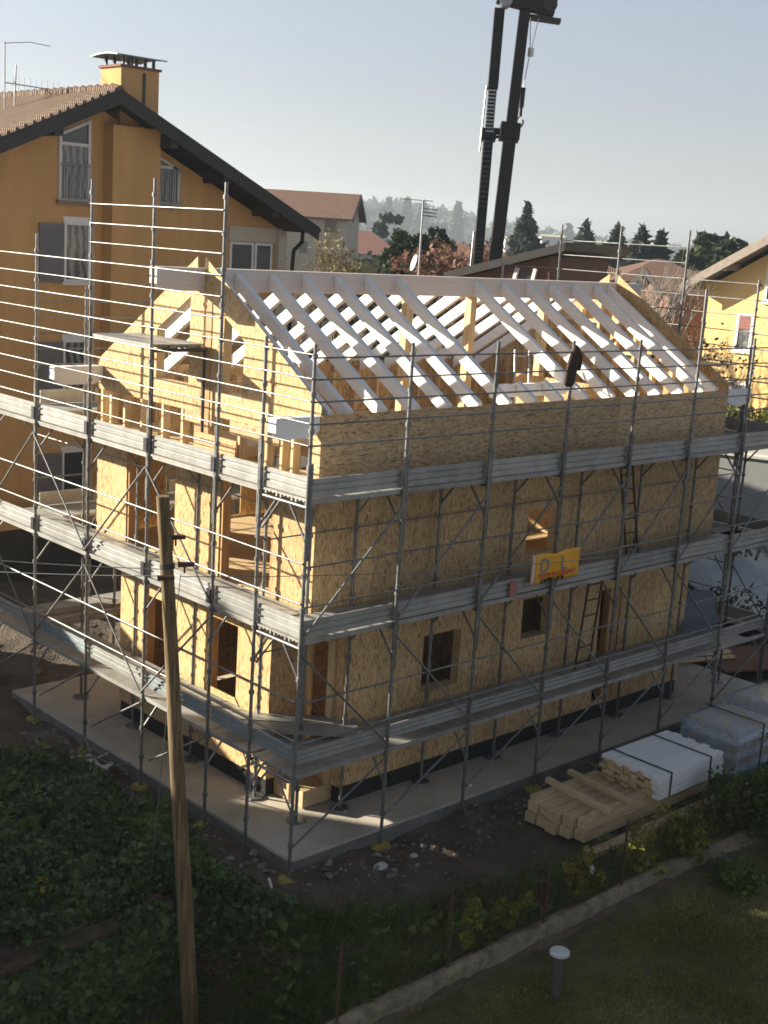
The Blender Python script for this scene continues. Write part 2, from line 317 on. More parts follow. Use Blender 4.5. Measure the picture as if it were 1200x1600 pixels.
# ---------------------------------------------------------------- the timber house
HX0,HX1,HY0,HY1=1.10,11.85,1.10,7.30; RY=4.2
house=thing('timber_house','unfinished timber frame house clad in oriented strand board with a bare white rafter roof','house',(HX0,HY0,-1.3)); HO=(HX0,HY0,-1.3)
def panelwall(axis,c0,c1,u0,u1,z0,z1,holes=(),step=1.25,mat='osb_v',name='wall_panel',gap=.005,start=None):
    # sheathing boards between u0..u1 on plane axis=c0..c1, cut round holes (ua,ub,za,zb)
    cuts=[u0]; u=(start if start is not None else u0+step)
    while u<u1-.15: cuts.append(u); u+=step
    cuts.append(u1)
    for a,b in zip(cuts,cuts[1:]):
        a2,b2=a+gap/2,b-gap/2
        us=sorted({a2,b2}|{min(max(h[k],a2),b2) for h in holes for k in(0,1)}); zs=sorted({z0,z1}|{min(max(h[k],z0),z1) for h in holes for k in(2,3)})
        inside=lambda i,j:(0<=i<len(us)-1 and 0<=j<len(zs)-1) and not any(h[0]-1e-6<=us[i] and us[i+1]<=h[1]+1e-6 and h[2]-1e-6<=zs[j] and zs[j+1]<=h[3]+1e-6 for h in holes)
        mb=MB(HO); P=(lambda u,c,z:(c,u,z)) if axis=='x' else (lambda u,c,z:(u,c,z)); any_=False
        for i in range(len(us)-1):
            for j in range(len(zs)-1):
                if not inside(i,j): continue
                any_=True; A,B,C,D=us[i],us[i+1],zs[j],zs[j+1]
                for c in(c0,c1): mb.add([P(A,c,C),P(B,c,C),P(B,c,D),P(A,c,D)],[(0,1,2,3)])
                if not inside(i-1,j): mb.add([P(A,c0,C),P(A,c1,C),P(A,c1,D),P(A,c0,D)],[(0,1,2,3)])
                if not inside(i+1,j): mb.add([P(B,c0,C),P(B,c1,C),P(B,c1,D),P(B,c0,D)],[(0,1,2,3)])
                if not inside(i,j-1): mb.add([P(A,c0,C),P(B,c0,C),P(B,c1,C),P(A,c1,C)],[(0,1,2,3)])
                if not inside(i,j+1): mb.add([P(A,c0,D),P(B,c0,D),P(B,c1,D),P(A,c1,D)],[(0,1,2,3)])
        if any_: mb.build(name,M[mat],house)
def hbox(name,mat,*b):
    mb=MB(HO); mb.box(*b); return mb.build(name,M[mat],house)
T=.018
GW=(3.58,4.46,.24,1.22); GW2=(6.03,6.76,.74,1.48); GD=(8.30,8.95,-.9,1.32)
# long facade: ground storey (x 1.85..11.2), first storey, knee wall
panelwall('y',HY0,HY0+T,1.87,11.2,-1.0,1.92,[GW,GW2,GD],start=2.55)
panelwall('y',HY0,HY0+T,HX0,HX1,1.93,4.0,[(5.95,6.74,2.3,3.1)],start=2.3)
panelwall('y',HY0-.02,HY0-.002,HX0,HX1,4.01,5.0,(),2.5,'osb_h',start=3.25)
# corner notch of the ground storey
panelwall('y',2.0,2.0+T,HX0,1.87,-1.0,1.9)
panelwall('x',1.852,1.87,HY0+T+.002,2.0,-1.0,1.9,[(1.42,1.86,-.95,1.35)])
hbox('porch_soffit','osb_v',HX0+.01,1.86,HY0+T+.002,2.0,1.88,1.918)
hbox('door_jamb','pine_z',1.78,1.85,1.30,1.42,-1.0,1.40); hbox('door_jamb','pine_z',1.78,1.85,1.86,1.94,-1.0,1.40); hbox('door_lintel','pine_y',1.78,1.85,1.422,1.858,1.352,1.46)
# gable facing the light
GO=[(4.77,5.5,-.5,1.2),(2.87,3.6,.1,1.32)]; G1=[(4.75,6.27,1.96,4.1),(2.08,3.48,1.96,4.1)]
panelwall('x',HX0,HX0+T,2.0,6.38,-1.0,1.92,GO,start=2.8)
panelwall('x',HX0,HX0+T,HY0,HY1,1.93,4.0,G1,start=2.08)
panelwall('y',HY1-T,HY1,HX0,HX1,1.93,5.0,[(2.6,4.4,1.96,3.7),(5.2,6.6,2.3,3.7),(8.0,9.4,1.96,3.7)]); panelwall('y',6.38-T,6.38,HX0,11.2,-1.0,1.92)
panelwall('x',11.182,11.2,HY0+T,6.36,-1.0,1.92); panelwall('x',HX1-T,HX1,HY0+T,HY1-T,1.93,4.0)
def rz_(y): return 5.0+.63*(min(y,2*RY-y)-1.1)
def gable(xa,xb,front):
    top=lambda y: 5.13+.66*(min(y,2*RY-y)-1.1)
    z0=4.62 if front else 4.02
    def piece(ys,holes=()):
        ya,yb=ys; mb=MB(HO); n=10
        cut=sorted({ya,yb}|{ya+(yb-ya)*i/4 for i in range(5)}|{h[k] for h in holes for k in(0,1) if ya<h[k]<yb})
        for a,b in zip(cut,cut[1:]):
            seg=[(z0,None)]
            hs=[h for h in holes if h[0]<=a+1e-6 and b<=h[1]+1e-6]
            if hs:
                h=hs[0]; ht=lambda y:min(h[3],rz_(y)-.32)
                mb.prism([(a,z0),(b,z0),(b,h[2]),(a,h[2])],'x',xa,xb)
                mb.prism([(a,ht(a)),(b,ht(b)),(b,top(b)),(a,top(a))],'x',xa,xb)
            else: mb.prism([(a,z0),(b,z0),(b,top(b)),(a,top(a))],'x',xa,xb)
        mb.build('gable_panel',M['osb_v'],house)
    holes=[(4.47,5.42,5.03,6.6),(3.0,3.54,5.02,6.3)] if front else []
    for ys in ((1.1,2.075),(2.08,4.095),(4.305,5.6),(5.605,7.3)):
        piece(ys,holes)
    mb=MB(HO); mb.prism([(4.095,z0),(4.305,z0),(4.305,6.56),(4.095,6.56)],'x',xa,xb); mb.build('gable_panel',M['osb_v'],house)
gable(HX0,HX0+T,True); gable(HX1-T,HX1,False)
# strip boards under the gable sheathing
hbox('wall_panel','osb_h',HX0+.002,HX0+T,3.8,4.55,4.44,4.615); hbox('wall_panel','osb_h',HX0+.002,HX0+T,2.05,3.3,4.40,4.615); hbox('wall_panel','osb_h',HX0+.002,HX0+T,HY0,1.28,4.05,4.615)
# framing of the gables: studs, plates
def stud(x0,x1,y0,y1,z0,z1,mat='pine_z'): hbox('stud',mat,x0,x1,y0,y1,z0,z1)
for y in (1.3,1.72,1.98,2.35,3.05,3.7,4.0,4.62,5.2,5.85,6.4,6.85,7.14): stud(HX0+T+.002,HX0+.16,y,y+.06,4.03,4.95 if not(4.4<y<5.5 or 2.95<y<3.6) else 4.9)
stud(HX0+T+.003,HX0+.17,4.10,4.30,4.03,6.55,'brownpine'); stud(HX0-.012,HX0-.001,3.86,4.02,4.3,6.4,'brownpine')
for y in (4.40,5.43,2.93,3.55): stud(HX0+T+.002,HX0+.17,y,y+.06,4.97,rz_(y+.03)-.30)
hbox('plate','pine_y',HX0+T+.002,HX0+.16,HY0+.17,HY1-.1,3.95,4.025); hbox('window_sill','pine_y',HX0-.004,HX0+.17,4.47,5.42,4.965,5.025); hbox('window_sill','pine_y',HX0-.004,HX0+.17,3.0,3.54,4.965,5.018)
for y in np.arange(1.35,7.2,.5): 
    stud(HX1-.16,HX1-T-.002,float(y),float(y)+.07,4.03,rz_(y)-.22)
hbox('plate','pine_y',HX1-.16,HX1-T-.002,1.3,7.1,5.45,5.52); hbox('plate','pine_y',HX1-.161,HX1-T-.003,2.9,5.5,6.05,6.12)
# studs inside the storeys (seen through the openings)
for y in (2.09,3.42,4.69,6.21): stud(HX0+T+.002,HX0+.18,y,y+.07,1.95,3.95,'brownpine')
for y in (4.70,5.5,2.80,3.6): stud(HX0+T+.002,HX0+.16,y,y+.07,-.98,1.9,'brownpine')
for h in (GW,GW2,(5.95,6.74,2.3,3.1)):
    for x in (h[0]-.07,h[1]): hbox('window_jamb','pine_z',x,x+.07,HY0+T+.002,HY0+.17,h[2]-.06,h[3]+.06)
    hbox('window_sill','pine_x',h[0],h[1],HY0+T+.003,HY0+.26,h[2]-.055,h[2]-.002); hbox('window_lintel','pine_x',h[0]+.001,h[1]-.001,HY0+T+.003,HY0+.165,h[3]+.002,h[3]+.06)
hbox('door_jamb','brownpine',8.62,8.94,HY0+.02,HY0+.17,-.9,1.31)
# floors and partitions
hbox('floor','floor',HX0+.19,HX1-.19,HY0+.19,HY1-.19,1.72,1.94); hbox('floor','floor',1.30,11.05,1.30,6.2,-1.28,-1.0)
for x0,x1,y0,y1 in ((3.2,11.66,1.28,7.10),(1.30,3.19,4.3,7.1),(1.30,3.19,1.28,2.2)): hbox('loft_floor','floor',x0,x1,y0,y1,3.78,3.96)
panelwall('x',4.0,4.04,1.3,4.2,1.96,3.76,mat='osb_v',name='partition')
panelwall('x',3.6,3.64,1.3,6.2,-.98,1.7,mat='osb_v',name='partition'); panelwall('y',3.4,3.44,3.66,11,-.98,1.7,mat='osb_v',name='partition'); panelwall('x',8.9,8.94,1.3,5.2,1.96,3.76,mat='osb_v',name='partition')
panelwall('x',8.2,8.24,1.4,3.6,3.97,5.15,mat='osb_v',name='partition'); panelwall('y',5.9,5.93,1.5,4.9,3.97,4.85,mat='osb_v',name='partition')
for x in np.arange(1.6,11.7,.62): 
    stud(float(x),float(x)+.07,HY1-.17,HY1-T-.002,3.97,4.78)
    stud(float(x)+.1,float(x)+.17,HY0+.002,HY0+.14,3.97,4.66)
hbox('plate','white_x',HX0+.17,HX1-.17,HY0+.001,HY0+.14,4.68,4.76)
# eaves beams and ridge, all reaching past both gables
def beam(name,mat,x0,x1,y0,y1,z0,z1):
    mb=MB(HO); mb.prism([(x0,z1),(x1,z1),(x1,z0+.10),(x1-.16,z0),(x0+.16,z0),(x0,z0+.10)],'y',y0,y1); return mb.build(name,M[mat],house)
beam('ridge_beam','glulam',.20,12.72,4.10,4.30,6.57,6.93)
for xs in ((.28,HX0-.003),(HX1+.003,12.75)): 
    beam('eaves_beam','white_x',xs[0],xs[1],HY0+.01,HY0+.19,4.68,4.99); beam('eaves_beam','white_x',xs[0]-.15 if xs[0]<1 else xs[0],xs[1],HY1-.19,HY1-.01,4.72,5.04)
# rafters
RX=[1.34,1.74,2.44,3.15,3.87,4.58,5.33,7.40,8.17,8.92,9.64,10.38,11.1,11.56]
def rafter(x,near,y_top=None,w=.10,h=.2):
    sgn=-1 if near else 1
    ye=RY+sgn*3.02; yr=RY+sgn*.105
    zt=lambda y:5.0+.63*((y if near else 2*RY-y)-1.1)-.012
    mb=MB(HO); 
    if y_top: yr=y_top
    mb.prism([(ye,zt(ye)),(yr,zt(yr)),(yr,zt(yr)-h*1.18),(ye,zt(ye)-h*1.18)],'x',x-w/2,x+w/2); return mb.build('rafter',M['white_y'],house)
for x in RX: rafter(x,True)
for x in [1.34]+[1.7+.71*i for i in range(14)]: rafter(x+.02,False)
# roof window trimmers between the wide rafters
mb=MB(HO); 
for yv in (2.6,):
    z=5.0+.63*(yv-1.1)-.02
hbox('trimmer','white_x',5.39,7.34,1.62,1.72,5.02,5.24); 
for x in (6.0,6.7): 
    mb=MB(HO); mb.prism([(1.18,5.03),(1.6,5.29),(1.6,5.06),(1.18,4.8)],'x',x-.05,x+.05); mb.build('rafter',M['white_y'],house)
for x,z0 in ((5.72,3.97),(7.42,3.97),(9.6,3.97)): hbox('post','pine_z',x-.08,x+.08,4.12,4.28,z0,6.565)
# black base band
mb=MB(HO); mb.box(1.90,11.17,HY0+.03,HY0+.14,-1.298,-1.003); mb.build('base_band',M['black_band'],house)
mb=MB(HO); mb.box(1.90,1.99,HY0+.142,2.03,-1.298,-1.003); mb.build('base_band',M['black_band'],house)
mb=MB(HO); mb.box(1.13,1.898,2.03,2.12,-1.298,-1.003); mb.build('base_band',M['black_band'],house)
mb=MB(HO); mb.box(1.13,1.22,2.122,6.36,-1.298,-1.003); mb.build('base_band',M['black_band'],house)
# ---------------------------------------------------------------- scaffolding
def toe_profile(z0,z1,c,d):
    h=z1-z0; pts=[]
    for k,f in enumerate((0,.05,.07,.30,.33,.40,.43,.66,.69,.76,.79,.95,.97,1)):
        pts.append((c+(0,0,0,0,d,d,0,0,d,d,0,0,.4*d,.4*d)[k],z0+h*f))
    return pts
class Scaff:
    """one run of frame scaffold; (u) runs along the run, (w) goes from the outer row (0) to the inner row (.97)"""
    def __init__(s,label,P,loc,us):
        s.P=P; s.us=us; s.o=loc; s.root=thing('scaffold',label,'scaffold',loc)
    def mb(s): return MB(s.o)
    def pole(s,u,w,z0,z1,sleeves=(),plate=None,pad='yellow_pad'):
        m=s.mb(); m.tube(s.P(u,w,z0),s.P(u,w,z1),.026,8)
        z=z0+.5
        while z<z1-.1:
            m.tube(s.P(u,w,z-.03),s.P(u,w,z+.03),.042,6); z+=.5
        for a,b in sleeves: m.tube(s.P(u+.055,w+.02,a),s.P(u+.055,w+.02,b),.030,7)
        o=m.build('pole',M['steel'],s.root)
        if plate:
            m=s.mb(); c=s.P(u,w,z0); n=10
            vs=[(c[0]+r*math.cos(t),c[1]+r*math.sin(t),c[2]+zz) for zz,r in((-.045,.17),(.0,.15)) for t in [2*math.pi*i/n+rnd.uniform(-.1,.1) for i in range(n)]]
            m.add(vs,[(i,n+i,n+(i+1)%n,(i+1)%n) for i in range(n)]+[tuple(range(n,2*n)),tuple(range(n-1,-1,-1))]); m.build('base_plate',M[pad],o)
        return o
    def rail(s,u0,u1,z,w=0,r=.014,name='guard_rail',z2=None):
        m=s.mb(); m.tube(s.P(u0,w-.035,z),s.P(u1,w-.035,z if z2 is None else z2),r,6); return m.build(name,M['steel'],s.root)
    def brace(s,u0,z0,u1,z1,w=0): 
        m=s.mb(); m.tube(s.P(u0,w-.05,z0),s.P(u1,w-.05,z1),.017,6); return m.build('diagonal_brace',M['steel'],s.root)
    def arch(s,u,zd):
        m=s.mb(); m.tube(s.P(u,0,zd-.05),s.P(u,.97,zd-.05),.024,6)
        m.tube(s.P(u,0,zd-.52),s.P(u,.38,zd-.06),.017,6); m.tube(s.P(u,.97,zd-.52),s.P(u,.59,zd-.06),.017,6); return m.build('frame_arch',M['steel'],s.root)
    def deck(s,u0,u1,z,w0=0,w1=1.0,n=3,mat='deck'):
        m=s.mb(); dw=(w1-w0)/n
        for k in range(n):
            a=w0+dw*k+.006; b=w0+dw*(k+1)-.006
            A=s.P(u0+.01,a,z); B=s.P(u1-.01,b,z+.055)
            # plank with folded side lips and raised ribs
            m.box(min(A[0],B[0]),max(A[0],B[0]),min(A[1],B[1]),max(A[1],B[1]),z+.03,z+.055)
            for q in range(4):
                qa=a+(b-a)*(q+.12)/4; qb=a+(b-a)*(q+.5)/4
                A2=s.P(u0+.01,qa,z); B2=s.P(u1-.01,qb,z)
                m.box(min(A2[0],B2[0]),max(A2[0],B2[0]),min(A2[1],B2[1]),max(A2[1],B2[1]),z-.015 if q in(0,3) else z+.012,z+.029)
        return m.build('deck_board',M[mat],s.root)
    def toe(s,u0,u1,z0,z1,mat='toe',w=.035):
        m=s.mb(); prof=toe_profile(z0,z1,w,.024); back=[(w+.035,z1),(w+.035,z0)]
        poly=prof+back; n=len(poly)
        vs=[s.P(u0+.03,a,z) for a,z in poly]+[s.P(u1-.03,a,z) for a,z in poly]
        m.add(vs,[tuple(range(n)),tuple(range(2*n-1,n-1,-1))]+[(i,n+i,n+(i+1)%n,(i+1)%n) for i in range(n)])
        return m.build('toe_board',M[mat],s.root)
    def sleeve(s,u,z0,z1):
        m=s.mb(); m.tube(s.P(u-.03,-.035,z0),s.P(u-.03,-.035,z1),.03,7); m.build('joint_sleeve',M['steel'],s.root)
    def clamp(s,u,z): 
        m=s.mb(); A=s.P(u+.03,-.04,z); B=s.P(u+.12,.03,z+.2); m.box(min(A[0],B[0]),max(A[0],B[0]),min(A[1],B[1]),max(A[1],B[1]),z,z+.22); m.build('toe_clip',M['darksteel'],s.root)
# front run along the long facade
A=Scaff('galvanised frame scaffold along the shaded long facade, hung with the yellow banner','',(0,0,-1.5),None); A.P=lambda u,w,z:(u,w,z)
FX=[1.8*i for i in range(8)]
for i,x in enumerate(FX):
    A.pole(x,0,-1.5,{5:7.03}.get(i,6.16),((3.2,4.55),(1.3,2.2)) ,True)
    if i: A.pole(x,.97,-1.27,3.95,(),True,'steel')
    for zd in (0,2,4): A.arch(x,zd)
for i in range(7):
    a,b=FX[i],FX[i+1]
    for zd in (0,2,4):
        A.deck(a,b,zd); A.toe(a,b,zd+(.20 if zd==0 else .075),zd+(.40 if zd==0 else .33))
        if zd: A.sleeve(a,zd-.35,zd+.55)
    for z in (4.80,5.09,5.39,5.69,5.98): A.rail(a,b,z)
    for z in (2.55,3.12,.55,1.15): A.rail(a,b,z)
    A.rail(a,b,1.62,.97,.012); A.rail(a,b,3.3,.97,.012)
    A.brace(a,2.12,b,3.85); A.brace(a,1.85,b,.12) 
    A.brace(a,-1.0,a+1.75,-.05)
# gable run
B=Scaff('tall galvanised frame scaffold on the sunlit gable, its guard rails stepping up','',(0,1.05,-1.5),None); B.P=lambda u,w,z:(w,u,z)
GYS=[0,1.05,2.1,3.9,5.7,7.5,9.3]; TOP={1:6.16,2:8.2,3:8.24,4:8.2,5:7.28,6:7.28}
for i,y in enumerate(GYS):
    if i:
        B.pole(y,0,-1.5 if i!=6 else -1.2,TOP[i],((3.3,4.75),),True)
        B.pole(y,.97,-1.27,3.95 if i not in(5,) else 6.4,(),True,'steel')
        for zd in (0,2,4): B.arch(y,zd)
for i in range(6):
    a,b=GYS[i],GYS[i+1]
    for zd in (0,2,4):
        if i: B.deck(a,b,zd)
        mat='toe'
        if zd==0 and i in(0,1,2,4): mat='toe_shaded'  # shade painted in: these lowest bays get the bluish copy
        B.toe(a,b,zd+(.22 if zd==0 else .075),zd+(.45 if zd==0 else .35),mat)
        if zd and i>1: B.clamp(a-.02,zd+.08)
    zs=[4.5+.3*k+.02*(k>4) for k in range(0,13)]
    tops=min(TOP.get(i,6.16),TOP[i+1])
    for z in zs:
        if z<tops-.08 and (i>1 or z>4.6): B.rail(a,b,z,0,.0125)
    for z in (2.6,3.17,.6,1.17): B.rail(a,b,z,0,.0155)
    if b-a>1.2:
        if i%2: B.brace(a,3.85,b,2.12)
        else: B.brace(a,2.12,b,3.85)
        B.brace(a,.12,b,1.85) if i%2 else B.brace(a,1.85,b,.12)
        B.brace(a,-.05,b-.3,-.95)
B.rail(2.1,9.3,1.55,.97,.012); B.rail(2.1,9.3,3.5,.97,.012)
# upper platform beside the ridge
B.deck(3.9,5.7,5.70,0,1.0); m=B.mb(); m.tube((0,3.9,5.66),(1.02,3.9,5.66),.03,7); m.tube((1.0,3.9,4.05),(1.0,3.9,5.68),.026,7); m.tube((.03,3.9,4.05),(.03,3.9,5.68),.026,7); m.build('platform_frame',M['darksteel'],B.root)
# far gable run
C=Scaff('galvanised frame scaffold on the far gable, its top rails against the trees','',(12.75,1.05,-1.5),None); C.P=lambda u,w,z:(12.95-w,u,z)
CY=[1.35,3.15,4.95,6.65,8.4]; CT=[7.2,8.13,8.16,8.13,7.2]
for i,y in enumerate(CY):
    C.pole(y,0,-1.4,CT[i],((3.3,4.6),),True)
    for zd in (0,2,4): C.arch(y,zd)
    if i==0: C.pole(y-1.3,.35,-1.3,6.16,(),True)
for i in range(4):
    a,b=CY[i],CY[i+1]
    for zd in (0,2,4): C.deck(a,b,zd); C.toe(a,b,zd+.075,zd+.33)
    t=min(CT[i],CT[i+1])
    for k in range(12):
        z=4.8+.33*k
        if z<t-.05: C.rail(a,b,z,0,.0125)
    for z in (2.6,3.2,.6,1.2): C.rail(a,b,z)
    C.brace(a,2.1,b,3.85); C.brace(a,1.85,b,.12)
for z in (4.8,5.13,5.46,5.79,6.1,6.45,6.78,7.1): C.rail(.05,1.35,z,0,.016)
for zd in (0,2,4): C.deck(.05,1.34,zd); C.toe(.05,1.34,zd+.075,zd+.33)
# back run
D=Scaff('galvanised frame scaffold behind the house, mostly hidden by its roof frame','',(2.2,8.4,-1.5),None); D.P=lambda u,w,z:(u,9.35-w,z)
DX=[2.2+1.8*i for i in range(6)]
for x in DX:
    D.pole(x,0,-1.3,6.3,(),False); D.pole(x,.97,-1.3,3.95)
    for zd in (2,4): D.arch(x,zd)
for a,b in zip([1.02]+DX,DX):
    for zd in (0,2,4): D.deck(a,b,zd,0,1.0)
    for zd in (2,4): D.toe(a,b,zd+.075,zd+.33)
    for z in (4.8,5.1,5.4,5.7,6.0,2.6,3.2): D.rail(a,b,z,0,.016)
# ---------------------------------------------------------------- loose things on the scaffold
def plank(name,label,cat,c,size,rz,mat,tilt=0,group=None):
    mb=MB(); l,w,h=size; mb.box(-l/2,l/2,-w/2,w/2,0,h); o=mb.build(name,M[mat],bevel=.004); o.location=c; o.rotation_euler=(0,tilt,rz); return tag(o,label,cat,group)
# loose decks bridging the open porch corner
for k,(cx,cy,rz,lab) in enumerate(((1.32,1.62,R(-43),'steel deck board laid slantwise across the open porch corner, nearer the wall'),(.95,1.22,R(-41),'steel deck board laid slantwise across the open porch corner, nearer the pole'))):
    mb=MB()
    for q in range(5): mb.box(-1.0,1.0,-.16+.066*q,-.16+.066*q+.045,.0,.05)
    mb.box(-1.0,1.0,-.165,.17,.051,.062); o=mb.build('loose_deck_board',M['deck']); o.location=(cx,cy,.06+.07*k); o.rotation_euler=(0,0,rz); tag(o,lab,'deck board')
for k,(y,lab) in enumerate(((8.0,'brown timber plank lying on the lowest deck past the gable, nearer the house'),(8.6,'brown timber plank lying on the lowest deck past the gable, farther back'))):
    plank('plank',lab,'plank',(1.6,y,.06),(2.6,.24,.05),R(3-6*k),'greywood')
mb=MB(); 
for q in range(3): mb.box(-.02,.02,-.55,.55,.10*q,.10*q+.085)
o=mb.build('board_barrier',M['brownpine']); o.location=(.93,3.45,4.06); o.rotation_euler=(0,R(6),0); tag(o,'reddish brown boards leaning on edge on the top gable deck','boards')
# ladders
def ladder(name,label,p,q,w,n,mat='rust',side=(1,0,0)):
    p=Vector(p);q=Vector(q);sd=Vector(side)*w/2; t=thing(name,label,'ladder',p)
    for s in(-1,1): mb=MB(p); mb.tube(p+sd*s,q+sd*s,.022,7); mb.build('rail',M[mat],t)
    for k in range(n):
        c=p.lerp(q,(k+.6)/n); mb=MB(p); mb.tube(c-sd,c+sd,.014,6); mb.build('rung',M[mat],t)
    return t
ladder('ladder','brown steel ladder leaning from the lowest deck up to the middle deck',(7.25,.62,.06),(7.78,.85,2.0),.40,7)
ladder('ladder','brown steel ladder rising from the middle deck to the top deck',(8.58,.7,2.06),(8.2,.8,4.0),.36,7)
ladder('ladder','pale aluminium ladder standing inside the roof frame near the tall post',(6.9,2.2,3.97),(7.35,2.75,5.7),.40,6,'grey_metal')
# jacket over a pole
def blob(name,rings,mat,label,cat,parent=None,n=12):
    # rings: list of (centre, rx, ry)
    vs=[];fs=[]
    for c,rx,ry in rings:
        for i in range(n):
            a=2*math.pi*i/n; vs.append((c[0]+rx*math.cos(a)*(1+.12*rnd.uniform(-1,1)),c[1]+ry*math.sin(a)*(1+.12*rnd.uniform(-1,1)),c[2]+.012*rnd.uniform(-1,1)))
    k=len(rings)
    for j in range(k-1):
        for i in range(n): fs.append((j*n+i,j*n+(i+1)%n,(j+1)*n+(i+1)%n,(j+1)*n+i))
    fs+=[tuple(range(n-1,-1,-1)),tuple(range((k-1)*n,k*n))]
    mb=MB(); mb.add(vs,fs,True); o=mb.build(name,M[mat],parent); md=o.modifiers.new('s','SUBSURF'); md.levels=md.render_levels=2
    return tag(o,label,cat) if label else o
jk=thing('jacket','dark brown jacket hung over a scaffold pole top above the knee wall','jacket',(5.4,0,5.4))
blob('body',[((-.09,-.04,.02),.10,.05),((-.10,-.05,.12),.125,.08),((-.07,-.05,.32),.12,.07),((-.03,-.05,.52),.11,.07),((.02,-.04,.63),.085,.06),((.02,-.02,.70),.04,.035)],'jacket',None,None,jk)
blob('sleeve',[((.10,-.06,.28),.045,.04),((.09,-.07,.42),.05,.05),((.07,-.06,.58),.05,.05),((.05,-.03,.66),.03,.03)],'jacket',None,None,jk)
# banner
bn=thing('banner','yellow advertising banner with grey initials tied to the middle deck rails','banner',(4.72,-.07,2.2))
def bsurf(u,v):   # u along 0..1.25, v 0..1
    dip=.03*math.exp(-((u-.55)/.16)**2); z=.02+v*(.50-dip); y=-.02-.009*math.sin(u*9+v*2)-.012*math.exp(-((u-.55)/.12)**2)*v; return (u,y,z)
mb=MB(); nu=30; vs=[bsurf(.10+1.13*i/nu,j/8) for i in range(nu+1) for j in range(9)]
mb.add(vs,[(i*9+j,(i+1)*9+j,(i+1)*9+j+1,i*9+j+1) for i in range(nu) for j in range(8)],True); o=mb.build('cloth',M['banner'],bn); md=o.modifiers.new('so','SOLIDIFY'); md.thickness=.004
mb=MB(); vs=[bsurf(.0+.095*i/4,j/8) for i in range(5) for j in range(9)]; mb.add(vs,[(i*9+j,(i+1)*9+j,(i+1)*9+j+1,i*9+j+1) for i in range(4) for j in range(8)],True); o=mb.build('hem',M['banner_pink'],bn); md=o.modifiers.new('so','SOLIDIFY'); md.thickness=.004
def text(name,s,x,z,size,mat,parent,off=-.012,sx=1.0):
    cu=bpy.data.curves.new('t','FONT'); cu.body=s; cu.size=size; cu.offset=.007; tmp=bpy.data.objects.new('t',cu); COL.objects.link(tmp)
    dg=bpy.context.evaluated_depsgraph_get(); me=bpy.data.meshes.new_from_object(tmp.evaluated_get(dg)); bpy.data.objects.remove(tmp)
    for v in me.vertices:
        u=x+v.co.x*sx; zz=z+v.co.y; c=bsurf(u,zz/.5); v.co=(u,c[1]+off,zz)
    me.materials.clear(); me.materials.append(M[mat]); o=bpy.data.objects.new(name,me); COL.objects.link(o); o.parent=parent; return o
text('initial_letter','D',.20,.19,.34,'print_grey',bn); text('initial_letter','L',.72,.19,.34,'print_grey',bn)
text('lettering','TETTI IN LEGNO',.16,.10,.105,'print_red',bn,sx=1.25); text('lettering','LAMELLARE',.24,.03,.075,'print_black',bn,sx=1.5)
# grey board leaning at the far corner
mb=MB(); mb.bar((11.3,.75,.07),(11.75,1.25,.80),.75,.03,(0,0,1)); tag(mb.build('leaning_panel',M['slate']),'blue grey panel leaning on the lowest deck at the far house corner','panel')
# red tag cloth
mb=MB(); mb.box(4.32,4.49,-.012,-.006,2.05,2.30); 
tag(mb.build('red_rag',plain('red cloth',(.36,.15,.13),.8)),'faded red rag hung on the middle toe board left of the banner','rag')
# ---------------------------------------------------------------- timber piles
for k in range(5):
    y=-2.0+.222*k; x0=4.05+rnd.uniform(-.08,.12)+(.12 if k%3==0 else 0)
    for l,(z0,z1) in enumerate(((-1.40,-1.23),(-1.222,-1.06))):
        mb=MB((x0,y,z0)); mb.box(x0+.05*l,7.75+rnd.uniform(-.1,.1),y,y+.205,z0,z1); o=mb.build('squared_beam',M['pine_x'],bevel=.006); o.location=(x0,y,z0)
        tag(o,'squared pine beam in the yard pile under the white bundle','beam','squared beams piled in the yard')
for k,(y,x0,x1,z,lab) in enumerate(((-1.99,4.5,6.3,-1.055,'short loose batten lying on the near edge of the beam pile'),(-1.02,4.2,5.9,-1.055,'short loose batten lying on the far edge of the beam pile'))):
    mb=MB((x0,y,z)); mb.box(x0,x1,y,y+.12,z,z+.07); o=mb.build('batten',M['pine_x'],bevel=.005); o.location=(x0,y,z); tag(o,lab,'batten')
for x,lab in ((4.75,'pine bearer lying crosswise on the beam pile, nearer its open end'),(5.32,'pine bearer lying crosswise on the beam pile, nearer the white bundle')):
    mb=MB(); mb.box(-.05,.05,-.75,.62,0,.08); o=mb.build('bearer',M['pine_y'],bevel=.006); o.location=(x,-1.35,-.982); o.rotation_euler=(0,0,R(-6)); tag(o,lab,'bearer')
for x,yy in ((4.6,-1.5),(7.0,-1.5)):
    mb=MB((x,yy,-1.5)); mb.box(x-.05,x+.05,-2.1,-.85,-1.53,-1.405); o=mb.build('ground_bearer',M['greywood']); o.location=(x,yy,-1.5); tag(o,'grey bearer under the beam pile','bearer','bearers under the beam pile')
mb=MB((4.1,-2.32,-1.5)); mb.box(4.1,8.6,-2.32,-2.16,-1.50,-1.40); o=mb.build('long_plank',M['pine_x'],bevel=.006); o.location=(4.1,-2.32,-1.5); tag(o,'single long pine plank on the ground along the near side of the beam pile','plank')
wb=thing('white_board_bundle','strapped bundle of white painted boards on top of the beam pile','bundle',(5.85,-2.2,-1.05))
for l in range(6):
    for k in range(8):
        y=-2.2+.148*k; j=rnd.uniform(-.05,.05); z=-1.05+.068*l+.004
        j2=.04*((k+l)%2)
        mb=MB((5.85,-2.2,-1.05)); mb.box(5.85+j+j2,7.72+j+j2,y,y+.143,z,z+.062); mb.build('board',M['white_x'] if (l==5 or k==0) else M['pine_x'],wb)
